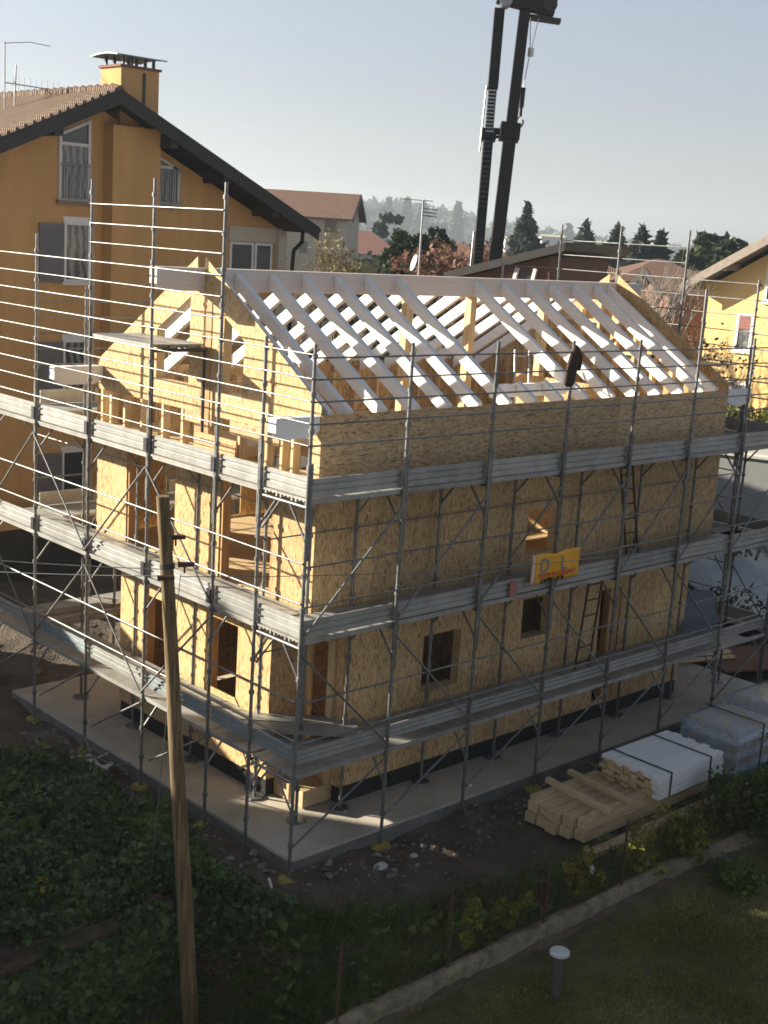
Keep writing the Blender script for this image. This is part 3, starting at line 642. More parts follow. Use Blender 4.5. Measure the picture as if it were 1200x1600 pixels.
for x in (6.15,7.3):
    mb=MB((5.85,-2.2,-1.05)); mb.box(x,x+.035,-2.212,-1.0,-.637,-.629); mb.box(x,x+.035,-2.214,-2.204,-1.05,-.63); mb.build('strap',M['rope_black'],wb)
def wrapped(x0,x1,y0,y1,z0,z1,label):
    t=thing('wrapped_pallet',label,'pallet',(x0,y0,z0)); O=(x0,y0,z0)
    n=6
    for k in range(n):
        z=z0+.12+(z1-z0-.12)*k/n; mb=MB(O); j=rnd.uniform(0,.04); mb.box(x0+.05+j,x1-.05-j,y0+.04,y1-.04,z+.006,z+(z1-z0-.12)/n-.004); mb.build('board_layer',M['pine_y'] if k%2 else M['white_x'],t)
    mb=MB(O)
    for k in range(3): mb.box(x0+.1+(x1-x0-.3)*k/2,x0+.22+(x1-x0-.3)*k/2,y0+.05,y1-.05,z0,z0+.115)
    mb.build('pallet_block',M['greywood'],t)
    # crumpled film draped over
    nu,nv=22,16; vs=[];fs=[]
    def shell(u,v):  # u,v in 0..1 over unfolded cover
        px=(u-.5)*2; py=(v-.5)*2
        def fold(p,half,cen):
            a=abs(p); top=.62
            if a<=top: return cen+half*p/top,0
            return cen+math.copysign(half+.03,p),(a-top)/(1-top)
        X_,dx=fold(px,(x1-x0)/2,(x0+x1)/2); Y_,dy=fold(py,(y1-y0)/2,(y0+y1)/2); d=max(dx,dy)
        z=z1+.015-d*(z1-z0)*(.93); w=.006+.022*d
        return (X_+rnd.uniform(-w,w)+(.05*d if px>0 else -.05*d)*(dx>0),Y_+rnd.uniform(-w,w)+(.05*d if py>0 else -.05*d)*(dy>0),z+rnd.uniform(-.004,.005))
    vs=[shell(i/nu,j/nv) for i in range(nu+1) for j in range(nv+1)]
    fs=[(i*(nv+1)+j,(i+1)*(nv+1)+j,(i+1)*(nv+1)+j+1,i*(nv+1)+j+1) for i in range(nu) for j in range(nv)]
    mb=MB(O); mb.add(vs,fs,True); mb.build('plastic_film',M['film'],t)
    mb=MB(O); xm=x0+(x1-x0)*.55; mb.box(xm,xm+.04,y0-.075,y1+.06,z1+.04,z1+.05); mb.box(xm,xm+.04,y0-.085,y0-.075,z0+.1,z1+.05); mb.build('strap',M['rope_black'],t)
    return t
wrapped(8.45,9.75,-2.0,-.92,-1.5,-.55,'pallet of boards wrapped in clear film beside the white bundle')
wrapped(9.95,11.9,-2.05,-.9,-1.5,-.45,'blue tinted film wrapped pallet at the right edge behind another wrapped pallet')
# ---------------------------------------------------------------- kerb wall, fence, garden lamp
kb=MB((0,-3.1,-1.5)); xs=np.arange(-3.4,11.2,.3)
vs=[]
for x in xs:
    y=float(yk(x)); j=lambda a:rnd.uniform(-a,a)
    vs+=[(x,y-.09+j(.02),-2.3),(x,y-.09+j(.02),-1.47+j(.02)),(x,y-.01+j(.02),-1.44+j(.025)),(x,y+.09+j(.02),-1.46+j(.02)),(x,y+.09,-2.3)]
kb.add(vs,[(i*5+k,(i+1)*5+k,(i+1)*5+k+1,i*5+k+1) for i in range(len(xs)-1) for k in range(4)]+[(0,1,2,3,4),tuple(len(vs)-1-k for k in range(5))]); o=kb.build('low_wall',M['kerb']); o.location=(0,-3.1,-1.5); tag(o,'low weathered concrete kerb wall between the lawn and the building plot','wall')
fn=thing('wire_fence','sagging chain link fence on rusty posts along the kerb wall','fence',(-1.8,-3.1,-1.45)); FO=(-1.8,-3.1,-1.45)
posts=[-1.8,.08,1.97,3.72,5.55,7.4,9.2]
for x in posts:
    y=float(yk(x)); mb=MB(FO); mb.bar((x,y,-1.5),(x+rnd.uniform(-.03,.03),y+rnd.uniform(-.03,.03),-.42),.028,.028); mb.build('post',M['rust'],fn)
mb=MB(FO)
for z in (-.5,-.95,-1.38):
    for a,b in zip(posts,posts[1:]):
        mb.tube((a,float(yk(a)),z),((a+b)/2,float(yk((a+b)/2)),z-.03),.003,3,caps=False); mb.tube(((a+b)/2,float(yk((a+b)/2)),z-.03),(b,float(yk(b)),z),.003,3,caps=False)
x=posts[0]
while x<posts[-1]:
    for s in(1,-1):
        a=x if s==1 else x+.9; b=x+.9 if s==1 else x
        mb.tube((a,float(yk(a)),-1.4),(b,float(yk(b)),-.5),.0016,3,caps=False)
    x+=.075
mb.build('wire_mesh',M['rust'],fn)
lp=thing('garden_lamp','short grey bollard lamp with a pale round cap standing on the lawn','lamp',(1.12,-4.06,float(gh(1.12,-4.06))))
mb=MB(); mb.tube((0,0,0),(0,0,.56),.062,16); mb.build('post',M['lamp_post'],lp)
mb=MB(); mb.tube((0,0,.56),(0,0,.60),.055,16); mb.tube((0,0,.60),(0,0,.635),.128,24,.128); mb.tube((0,0,.635),(0,0,.655),.128,24,.10); mb.build('cap',M['cap'],lp)
# ---------------------------------------------------------------- utility pole
up=thing('utility_pole','weathered wooden utility pole with brown insulators near the ivy bank','pole',(-2.54,-1.28,-2.05)); UO=(-2.54,-1.28,-2.05)
n=14; vs=[];k=13
for j in range(k):
    f=j/(k-1); c=(-2.54-.37*f,-1.28+.40*f,-2.3+f*6.85)
    for i in range(n):
        a=2*math.pi*i/n; r=(.104-.030*f)*(1+.05*math.sin(3*a+j)); vs.append((c[0]+r*math.cos(a),c[1]+r*math.sin(a),c[2]))
mb=MB(UO); mb.add(vs,[(j*n+i,j*n+(i+1)%n,(j+1)*n+(i+1)%n,(j+1)*n+i) for j in range(k-1) for i in range(n)],True); mb.add(vs[-n:],[tuple(range(n))]); mb.build('shaft',M['pole_wood'],up)
for (dx,dy,z) in ((.16,-.12,3.75),(-.10,-.1,3.62),(.12,.02,4.05)):
    c=Vector((-2.86+dx,-.93+dy,z)); mb=MB(UO); mb.tube(c-Vector((0,0,.10)),c,.012,6); mb.tube(c+Vector((-.06,.05,0)),c+Vector((.09,-.07,.01)),.035,9,.026); o=mb.build('insulator',M['rust'],up)
mb=MB(UO); mb.tube((-2.86,-.935,3.70),(-2.86,-.93,3.76),.088,14); mb.build('strap',M['darksteel'],up)
def sag(p,q,s,n=14):
    p=Vector(p);q=Vector(q); return [p.lerp(q,i/n)-Vector((0,0,s*4*(i/n)*(1-i/n))) for i in range(n+1)]
mb=MB(UO); mb.path(sag((-2.9,-.95,3.7),(-9.5,8.5,4.1),.35),.006,4); mb.build('wire',M['steel'],up)
mb=MB(UO); mb.path(sag((-2.85,-.9,3.6),(-9.0,9.0,3.5),.35),.006,4); mb.build('wire',M['steel'],up)
mb=MB(UO); mb.path(sag((-2.72,-1.0,3.6),(9.5,-7.0,5.2),.5),.005,4); mb.build('wire',M['steel'],up)
mb=MB(UO); mb.path(sag((-2.72,-1.0,3.62),(-2.5,-.2,-.8),.0),.006,4); mb.build('wire',M['steel'],up)
# ---------------------------------------------------------------- vegetation helpers
def quads(C,size,nrm=None,aspect=1.6,jit=1.0,fold=False):
    n=len(C); d=rng.normal(size=(n,3)); 
    if nrm is not None: d=nrm+jit*d*.5
    d/=np.linalg.norm(d,axis=1)[:,None]+1e-9
    a=np.cross(d,rng.normal(size=(n,3))); a/=np.linalg.norm(a,axis=1)[:,None]+1e-9; b=np.cross(d,a)
    s=(np.asarray(size)*(.45+1.25*rng.uniform(0,1,n)**1.6))[:,None]/2
    return np.stack([C-a*s*aspect,C-b*s*.9-a*s*.1,C+a*s*aspect,C+b*s*.9-a*s*.1],1)
def clumps(cc,rad,per,flat=.8):
    C=np.repeat(cc,per,0); d=rng.normal(size=C.shape); d/=np.linalg.norm(d,axis=1)[:,None]; r=np.repeat(rad,per)*rng.uniform(.25,1,len(C))**.5
    d[:,2]*=flat; return C+d*r[:,None]
def trunk_mesh(mb,h,r,n=7,lean=(0,0)):
    pts=[Vector((lean[0]*t+.04*r*rnd.uniform(-1,1),lean[1]*t,h*t)) for t in (0,.25,.5,.75,1)]
    for i in range(4): mb.tube(pts[i],pts[i+1],r*(1-.2*i),n,r*(1-.2*(i+1)))
def tree(name,label,cat,loc,h,rx,kind,mat,leaf=.35,n=2600,group=None,base=None):
    z0=float(gh(loc[0],loc[1])) if base is None else base
    t=thing(name,label,cat,(loc[0],loc[1],z0-.1),rnd.uniform(0,6),group); h=h-z0
    tr=MB(); trunk_mesh(tr,h*(.9 if kind in('conifer','cypress') else .6),max(.09,h*.018))
    if kind=='conifer':
        u=rng.uniform(0,1,n)**.62; z=h*(.10+.90*(1-u)); layers=np.sin(z/h*h*5.2/max(1,h/9)+rng.uniform(0,.6,n))
        r=rx*u*(.82+.18*layers)*rng.uniform(.35,1.0,n)**.6; a=rng.uniform(0,2*math.pi,n); br=1+.25*np.sin(5*a+z*2.1); C=np.stack([r*br*np.cos(a),r*br*np.sin(a),z-.22*r],1)
        for k in range(22):
            zz=h*(.15+.75*k/22); rr=rx*(1-zz/h)*.85; aa=k*2.4; tr.tube((0,0,zz),(rr*math.cos(aa),rr*math.sin(aa),zz-.2*rr),.03,4,.01)
    elif kind=='cypress':
        z=h*rng.uniform(.04,1,n); w=np.sin(np.clip(z/h,0,1)**.75*math.pi)**.55; a=rng.uniform(0,2*math.pi,n); r=rx*w*rng.uniform(.5,1,n)*(1+.2*np.sin(4*a+z)); C=np.stack([r*np.cos(a),r*np.sin(a),z],1)
    else:
        k=max(14,int(n/85)); cc=rng.normal(size=(k,3)); cc/=np.linalg.norm(cc,axis=1)[:,None]; cc*=rng.uniform(.35,1,k)[:,None]**.5
        ch=h*(.36 if kind=='broad' else .42); cc=cc*np.array([rx,rx,ch])+np.array([0,0,h-ch*.98]); cc[:,2]=np.minimum(cc[:,2],h*.97)
        rad=rng.uniform(.18,.36,k)*rx*.9; C=clumps(cc,rad,int(n/k),.75)
        for c in cc[:int(k*.7)]: tr.tube((0,0,h*rnd.uniform(.25,.55)),c,max(.03,h*.005),4,.012)
    tr.build('trunk',M['bark'],t); np_mesh('crown',quads(C,leaf,aspect=1.9 if kind in('conifer','cypress') else 1.5),4,M[mat],t); return t
def bare_tree(label,loc,h,spread,mat,n_main=5,group=None,name='bare_tree',r0=.09,leaf=None,base=None,leafn=600,leafs=.12):
    z0=float(gh(loc[0],loc[1])) if base is None else base; t=thing(name,label,'tree',(loc[0],loc[1],z0-.1),0,group); h=h-z0
    trk=MB(); lim=MB(); tips=[]
    def grow(p,d,l,r,lv,mbx):
        q=p+d*l; mbx.tube(p,q,r,5 if lv else 7,r*.68,caps=False)
        if lv>=5 or r<.006: tips.append(q); return
        for k in range(rnd.choice((2,3)) if lv else n_main):
            dd=(d+Vector((rnd.uniform(-1,1),rnd.uniform(-1,1),rnd.uniform(-.25,.55)))*spread*(.55+.1*lv)).normalized()
            grow(p.lerp(q,rnd.uniform(.55,1)),dd,l*rnd.uniform(.62,.86),r*.6,lv+1,lim)
    grow(Vector((0,0,0)),Vector((.03,.02,1)).normalized(),h*.30,r0,0,trk)
    zmax=max(v[2] for v in lim.v); k=h/zmax
    lim.v=[(x*k,y*k,z*k) for x,y,z in lim.v]; trk.v=[(x*k,y*k,z*k) for x,y,z in trk.v]
    trk.build('trunk',M[mat],t); lim.build('branches',M[mat],t)
    if leaf:
        P=np.array([(p*k)[:] for p in tips]); P=P[rng.integers(0,len(P),leafn)]+rng.normal(0,h*.03,(leafn,3)); np_mesh('leaves',quads(P,leafs),4,M[leaf],t)
    return t
# ---------------------------------------------------------------- near vegetation
def scatter(n,xr,yr,keep):
    x=rng.uniform(*xr,n); y=rng.uniform(*yr,n); k=keep(x,y)>rng.uniform(0,1,n); return x[k],y[k]
def patch(x,y): return .5+.5*np.sin(1.7*x+.6*np.sin(2.3*y))*np.cos(1.9*y+.8*np.sin(1.3*x))
# ivy on the bank: covers the mound and the low front
kx=lambda x,y: ss(-.5,-1.6,x+.18*np.sin(3*y))*ss(5.6,4.6,y+.25*np.sin(2*x))*np.where(x<-2.3,y>-.32,ss(-1.3,-.4,y))
x,y=scatter(150000,(-6.5,.1),(-1.6,5.8),kx); z=gh(x,y)+rng.uniform(0,1,len(x))**.6*(.10+.42*patch(x*1.25,y*1.35)+.16*patch(x*4.1,y*3.7))*ss(-.2,-1.0,x)
C=np.stack([x,y,z],1); up_=np.tile([[-.15,-.35,1.]],(len(C),1))
tag(np_mesh('ivy_cover',quads(C,.062,up_,1.2,1.4),4,M['ivy']),'dark ivy and weeds spreading over the bank','ivy',kind='stuff')
x,y=scatter(5200,(-6.5,.15),(-.2,5.9),lambda a,b:kx(a,b)*(patch(a*.8,b*.9+1)>.55)); z=gh(x,y)+rng.uniform(.15,.72,len(x))*(.5+.6*patch(x*1.25,y*1.35)); C=np.stack([x,y,z],1)
tag(np_mesh('bank_weeds',quads(C,.085,None,2.6),4,M['weed']),'taller green weeds rising through the ivy bank','weeds',kind='stuff')
# overgrown retaining wall with a timber-capped edge at the front of the bank
ow=thing('overgrown_wall','low garden wall under a weathered plank edge, its face smothered in ivy','wall',(-4.6,-.4,-2.2)); OO=(-4.6,-.4,-2.2)
mb=MB(OO); mb.box(-7.5,-2.32,-.40,-.28,-2.6,-1.08); mb.build('wall',M['kerb'],ow)
mb=MB(OO); mb.bar((-7.5,-.44,-1.0),(-2.30,-.40,-.95),.14,.10); mb.build('plank_edge',plain('mossy brown plank',(.075,.058,.035),.9,var=.5,scale=5),ow)
n=16000; x=rng.uniform(-7.4,-2.2,n); z=rng.uniform(-2.55,-1.08,n); y=-.47-rng.uniform(0,.16,n)*(.4+patch(x*2.2,z*2.6)); C=np.stack([x,y,z],1)
o=np_mesh('ivy_leaves',quads(C,.105,np.tile([[0,-1.,.45]],(n,1)),1.1,1.0)-np.array(OO),4,M['ivy'],ow); o['kind']='stuff'
n=2600; x=rng.uniform(-7.2,-2.0,n); k_=patch(x*2.3,x*1.1)>.42; x=x[k_]; n=len(x); C=np.stack([x,-.47+rng.uniform(-.07,.1,n),-.97+rng.uniform(-.16,.12,n)],1)
o=np_mesh('ivy_trails',quads(C,.085,np.tile([[0,-.6,.8]],(n,1)),1.1,1.2)-np.array(OO),4,M['ivy'],ow); o['kind']='stuff'
mb=MB(); mb.bar((-3.9,2.5,-.62),(-2.2,2.2,-.72),.05,.05); tag(mb.build('grey_batten',M['greywood']),'grey batten lying on top of the ivy bank','batten')
# weeds and grass between the pole and the kerb
def blades(n,xr,yr,keep,hgt,wid,mat,name,label,cat,lean=.5,dz=0):
    x,y=scatter(n,xr,yr,keep); m=len(x); z=gh(x,y)+dz; h=hgt*rng.uniform(.45,1.35,m)*(.6+.8*patch(x*1.1+2,y*1.2)); a=rng.uniform(0,2*math.pi,m); w=wid*rng.uniform(.6,1.3,m)
    dx=np.cos(a);dy=np.sin(a); lx=rng.normal(0,lean,m)*h; ly=rng.normal(0,lean,m)*h
    V=np.stack([np.stack([x-dx*w,y-dy*w,z],1),np.stack([x+dx*w,y+dy*w,z],1),np.stack([x+lx,y+ly,z+h],1)],1)
    return tag(np_mesh(name,V,3,M[mat]),label,cat,kind='stuff')
veg=lambda x,y: ss(-.55,-1.25,y+.2*np.sin(1.6*x)+.42*np.clip(x+.6,-.3,3.2))*ss(yk(x)+.05,yk(x)+.25,y)*(.25+.75*patch(x*1.3,y*1.5))*ss(6.5,2,x)
blades(120000,(-6,7),(-4,.0),veg,.20,.009,'weed','rough_grass','rough dark green grass between the pole and the kerb','grass',.55)
x,y=scatter(9000,(-5,6),(-3.3,-.5),lambda a,b:veg(a,b)*(patch(a*2,b*2)>.45)); C=np.stack([x,y,gh(x,y)+rng.uniform(.02,.2,len(x))],1)
tag(np_mesh('ground_weeds',quads(C,.085,np.tile([[0,0,1.]],(len(C),1)),1.5),4,M['weed']),'broad leaved weeds near the kerb wall','weeds',kind='stuff')
lawnk=lambda x,y: ss(yk(x)-.10,yk(x)-.2,y)*(.72+.28*patch(x*1.5,y*1.7))
blades(260000,(-3.4,8.5),(-7.2,-3.1),lawnk,.05,.0052,'grassm','lawn_grass','short mottled green and straw coloured lawn','lawn',.7)
mk=lambda x,y: ss(yk(x)+.1,yk(x)+.3,y)*ss(-1.0,-2.6,y)*ss(4.5,8,x)
blades(26000,(4,13),(-4.5,-1.9),mk,.20,.008,'weed','plot_weeds','dark weeds between the beam pile and the kerb wall','weeds',.5)
# rubble around the slab
def stones(name,label,n,xr,yr,keep,s0,s1,mat='rubble',kind='stuff'):
    x,y=scatter(n,xr,yr,keep); m=len(x); s=rng.uniform(0,1,m)**2.2*(s1-s0)+s0
    base=np.array([(0,0,1),(.9,0,.3),(.28,.86,.3),(-.73,.53,.3),(-.73,-.53,.3),(.28,-.86,.3),(.73,.53,-.4),(-.28,.86,-.4),(-.9,0,-.4),(-.28,-.86,-.4),(.73,-.53,-.4)])
    fs=[(0,1,2),(0,2,3),(0,3,4),(0,4,5),(0,5,1),(1,6,2),(2,6,7),(2,7,3),(3,7,8),(3,8,4),(4,8,9),(4,9,5),(5,9,10),(5,10,1),(1,10,6)]
    P=base[None]*rng.uniform(.6,1.3,(m,11,1))*(s[:,None,None]*np.array([1,.85,.65])*rng.uniform(.7,1.3,(m,1,3))); a=rng.uniform(0,6.3,m); c,sn=np.cos(a)[:,None],np.sin(a)[:,None]
    Q=np.stack([P[...,0]*c-P[...,1]*sn+x[:,None],P[...,0]*sn+P[...,1]*c+y[:,None],P[...,2]+(gh(x,y)+s*.2)[:,None]],-1)
    me=bpy.data.meshes.new(name); me.from_pydata(Q.reshape(-1,3).tolist(),[],[[i*11+k for k in f] for i in range(m) for f in fs]); me.materials.append(M[mat]); o=bpy.data.objects.new(name,me); COL.objects.link(o); return tag(o,label,'stones',kind=kind)
edge=lambda x,y:(ss(.95,.25,np.minimum(np.abs(x+.35),9))*(y>0)*(y<7.5)*(x<.08)+ss(.9,.2,np.abs(y+.35))*(x>-.2)*(x<13)*(y<.08))*(.25+.75*(patch(x*2.1,y*2.3)>.45))
stones('rubble','broken stones and rubble along the slab edges',9000,(-1.6,13),(-1.4,7.6),edge,.012,.075)
stones('gravel','scattered pebbles on the bare earth of the plot',2600,(-1.5,8),(-2.6,.0),lambda x,y:.5+0*x,.006,.03)
def lump(name,label,cat,loc,r,mat,flat=.7):
    rr=r; rings=[]
    for k in range(6):
        f=k/5; a=math.sin((.12+.8*f)*math.pi); rings.append(((loc[0]+rnd.uniform(-.03,.03),loc[1]+rnd.uniform(-.03,.03),loc[2]+f*rr*1.4*flat),rr*a*rnd.uniform(.8,1.1),rr*a*rnd.uniform(.7,1)))
    return blob(name,rings,mat,label,cat)
lump('plastic_scrap','crumpled white plastic sheet on the bare earth near the slab corner','scrap',(1.27,-.58,-1.54),.14,'bag',.6); lump('white_stone','white stone chunk beside the crumpled plastic sheet','stone',(1.95,-.55,-1.55),.075,'bag')
lump('sack','pale grey sack behind the rusty fence post','sack',(3.62,-2.55,-1.53),.17,'bag',1.0)
for k,(x,y) in enumerate(((5.35,-.45),(6.85,-.35))):
    mb=MB(); pts=[Vector((x+.13*math.cos(a),y+.13*math.sin(a),float(gh(x,y))+.07)) for a in [2*math.pi*i/14 for i in range(15)]]; mb.path(pts,.024,6)
    tag(mb.build('hose_ring',M['greywood']),'pale ring of pipe on the earth '+('left of the beam pile top' if k==0 else 'nearer the white bundle'),'ring')
# heap of rods and netting left of the gable scaffold
jm=thing('scrap_heap','tangled heap of pale netting and sticks below the gable scaffold','scrap',(-.55,5.0,-1.5))
for k in range(12):
    a=rnd.uniform(0,6.3); mb=MB((-.55,5.0,-1.5)); c=Vector((-.45+rnd.uniform(-.35,.35),4.75+rnd.uniform(-.35,.35),-1.44+.03*k)); d=Vector((math.cos(a),math.sin(a),rnd.uniform(-.15,.3)))*rnd.uniform(.2,.5); mb.tube(c-d,c+d,.014,5); mb.build('stick',M['greywood'] if k%3 else M['plaster_white'],jm)
mb=MB((-.55,5.0,-1.5)); vs=[(-.75+.1*i+rnd.uniform(-.03,.03),4.5+.1*j,-1.38+.10*math.sin(i*1.3)*math.cos(j*.9)+rnd.uniform(-.03,.03)) for i in range(7) for j in range(6)]; mb.add(vs,[(i*6+j,(i+1)*6+j,(i+1)*6+j+1,i*6+j+1) for i in range(6) for j in range(5) if (i*j)%4!=3],True); mb.build('netting',M['bag'],jm)
plank('wood_scrap','pale splinter of wood on the weeds by the slab corner','wood',(-.38,-.05,-1.45),(.28,.035,.02),R(60),'plaster_white')
def shrub(label,loc,h,r,mat,n,leaf,name='climbing_plant',cat='plant',stem=True,group=None,flat=1.2):
    z0=float(gh(*loc)) if loc[1]<float(yk(loc[0]))-.3 else max(float(gh(*loc)),-1.5); t=thing(name,label,cat,(*loc,z0),0,group)
    k=max(4,n//60); cc=np.stack([rng.normal(0,r*.5,k),rng.normal(0,r*.5,k),rng.uniform(.08,.92,k)*h],1); C=clumps(cc,rng.uniform(.35,.7,k)*r,n//k,flat)
    C[:,2]=np.maximum(C[:,2],.02); np_mesh('leaves',quads(C,leaf,None,1.5),4,M[mat],t)
    mb=MB(); 
    for c in cc[:10]: mb.tube((0,0,0),c,.008,4,.004)
    mb.build('stems',M['twig'],t); return t
shrub('yellow green climber hanging on the fence in front of the beam pile',(3.0,-2.98),.85,.22,'climber',900,.055)
shrub('tall yellow green climber on the fence, left of the bare post',(.55,-2.92),.72,.15,'climber',520,.055)
shrub('small green climber on the fence between two rusty posts',(1.5,-2.95),.55,.17,'climber',300,.05)
shrub('pale dry climber twined round a rusty fence post',(2.0,-3.05),.95,.12,'twigleaf',170,.05)
shrub('bushy yellow shrub spilling over the kerb wall',(5.45,-3.05),.55,.42,'climber',1300,.06,'shrub','shrub')
shrub('yellowing shrub right behind the kerb wall, left of the bushy one',(4.5,-2.85),.6,.26,'climber',600,.055,'shrub','shrub')
shrub('dark evergreen shrub at the right edge beyond the lawn',(7.6,-3.6),.9,.55,'weed',1500,.07,'shrub','shrub'); shrub('low green weeds at the foot of the kerb wall on the lawn side',(5.6,-3.95),.25,.38,'weed',700,.06,'shrub','shrub')
shrub('dark bush behind the kerb wall in front of the wrapped pallets',(7.2,-2.95),.75,.55,'weed',1700,.065,'shrub','shrub'); shrub('dark bush at the right edge in front of the wrapped pallets',(9.0,-3.0),1.1,.6,'weed',1900,.07,'shrub','shrub')
shrub('light green plant growing out of the ivy bank beside the pole',(-1.75,.75),.45,.13,'climber',140,.06); shrub('reddish dry weeds round the foot of the utility pole',(-2.25,-1.35),.3,.28,'twigleaf',300,.045,'shrub','shrub')
shrub('dry brown weeds in the rough grass right of the utility pole',(-1.6,-1.6),.25,.34,'twigleaf',200,.04,'shrub','shrub')
shrub('yellowed weed tuft on the plank edge of the ivy bank',(-4.0,.5),.35,.2,'climber',160,.05,'shrub','shrub')
# ---------------------------------------------------------------- houses
def winset(root,P,name,u0,u1,z0,z1,c,mat_pane='curtain',fw=.06,out=-1,proud=.05,div=1,sill=True,frame='frame',O=(0,0,0)):
    """window lying on plane coordinate c; P(u,c,z) maps to space; out = outward direction of c"""
    mb=MB(O)
    def b(a,b2,c0,c1,d,e):
        A=P(a,c0,d);B_=P(b2,c1,e); mb.box(min(A[0],B_[0]),max(A[0],B_[0]),min(A[1],B_[1]),max(A[1],B_[1]),d,e)
    ca=c+out*.004; cb=c+out*proud
    b(u0,u0+fw,ca,cb,z0,z1); b(u1-fw,u1,ca,cb,z0,z1); b(u0+fw,u1-fw,ca,cb,z1-fw,z1); b(u0+fw,u1-fw,ca,cb,z0,z0+fw)
    for k in range(1,div+1):
        if div>1 or k<div: 
            uu=u0+(u1-u0)*k/(div+0.0)
            if k<div: b(uu-fw/2,uu+fw/2,ca,cb,z0+fw,z1-fw)
    fr=mb.build('window',M[frame],root); mb=MB(O); b(u0+fw,u1-fw,c+out*.005,c+out*.022,z0+fw,z1-fw); mb.build('pane',M[mat_pane],fr)
    if sill:
        mb=MB(O); b(u0-.08,u1+.08,ca,c+out*.14,z0-.08,z0-.002); mb.build('sill',M['plaster_white'],fr)
    return fr
# orange house ----------------------------------------------------
OY=16.0; OX0,OX1,ORX=1.2,12.1,6.22
oh=thing('orange_house','tall orange rendered house with a dark verge and grey shutters, standing in shade','house',(ORX,OY,-1.5)); OHO=(ORX,OY,-1.5)
osl=.456; rt=lambda x:10.66-osl*abs(x-ORX)
mb=MB(OHO); mb.prism([(OX0,-1.6),(OX1,-1.6),(OX1,rt(OX1)-.42),(ORX,rt(ORX)-.42),(OX0,rt(OX0)-.42)],'y',OY,OY+13); mb.build('wall',M['orange_stucco'],oh)
mb=MB(OHO); mb.box(6.36,7.74,OY-.45,OY-.003,-1.6,9.86); mb.build('chimney_breast',M['orange_stucco'],oh)
for s,x1,tm in((-1,-.2,'tile_brown'),(1,12.62,'tile_brown')):
    mb=MB(OHO); mb.prism([(ORX,rt(ORX)),(x1,rt(x1)),(x1,rt(x1)-.12),(ORX,rt(ORX)-.12)],'y',OY-.95,OY+13.8); rf=mb.build('roof',M[tm],oh)
    mb=MB(OHO); mb.prism([(ORX,rt(ORX)-.005),(x1,rt(x1)-.005),(x1,rt(x1)-.36),(ORX,rt(ORX)-.36)],'y',OY-1.0,OY-.955); mb.build('verge_board',M['verge'],oh)
    mb=MB(OHO); mb.prism([(ORX,rt(ORX)-.13),(x1,rt(x1)-.13),(x1,rt(x1)-.18),(ORX,rt(ORX)-.18)],'y',OY-.95,OY+13.8); mb.build('soffit',M['verge'],oh)
    for k in range(3): 
        xx=ORX+s*(1.6+1.65*k); mb=MB(OHO)
        mb.box(xx-.11,xx+.11,OY-.94,OY+.3,rt(xx)-.50,rt(xx)-.185); mb.build('purlin_end',M['verge'],oh)
mb=MB(OHO)
for k in range(42):
    y=OY-.98+.35*k; mb.tube((ORX,y,rt(ORX)-.02),(ORX,y+.37,rt(ORX)+.03),.10,7,.12)
mb.build('ridge_tile',M['tile_brown'],oh)
mb=MB(OHO)
for k in range(30): # tile ends along the left verge
    f=(k+.5)/30; x=ORX-6.4*f; mb.tube((x,OY-.96,rt(x)+.02),(x,OY-.3,rt(x)+.02),.05,5)
mb.build('verge_tile',M['tile_brown'],oh)
mb=MB(OHO); mb.box(6.76,7.86,OY-.1,OY+.85,9.6,11.28); ch=mb.build('chimney',M['orange_stucco'],oh)
mb=MB(OHO); mb.box(6.71,7.91,OY-.15,OY+.90,11.282,11.34); mb.build('coping',M['brown_stucco'],ch)
mb=MB(OHO)
for x in (6.86,7.1,7.5,7.74): mb.box(x-.03,x+.03,OY-.05,OY+.01,11.34,11.56); mb.box(x-.03,x+.03,OY+.74,OY+.80,11.34,11.56)
mb.build('cowl_leg',M['darksteel'],ch)
pr=[(OY-.25+1.25*i/8,11.56+.05*math.sin(math.pi*i/8)) for i in range(9)]; mb=MB(OHO); mb.prism(pr+[(b_,z_-.03) for b_,z_ in pr[::-1]],'x',6.55,8.0); mb.build('cowl',M['copper'],ch)
mb=MB(OHO); mb.box(7.38,7.46,OY-.125,OY-.1,10.1,11.2); mb.build('flue_strip',M['darksteel'],ch)
PX=lambda u,c,z:(u,c,z)
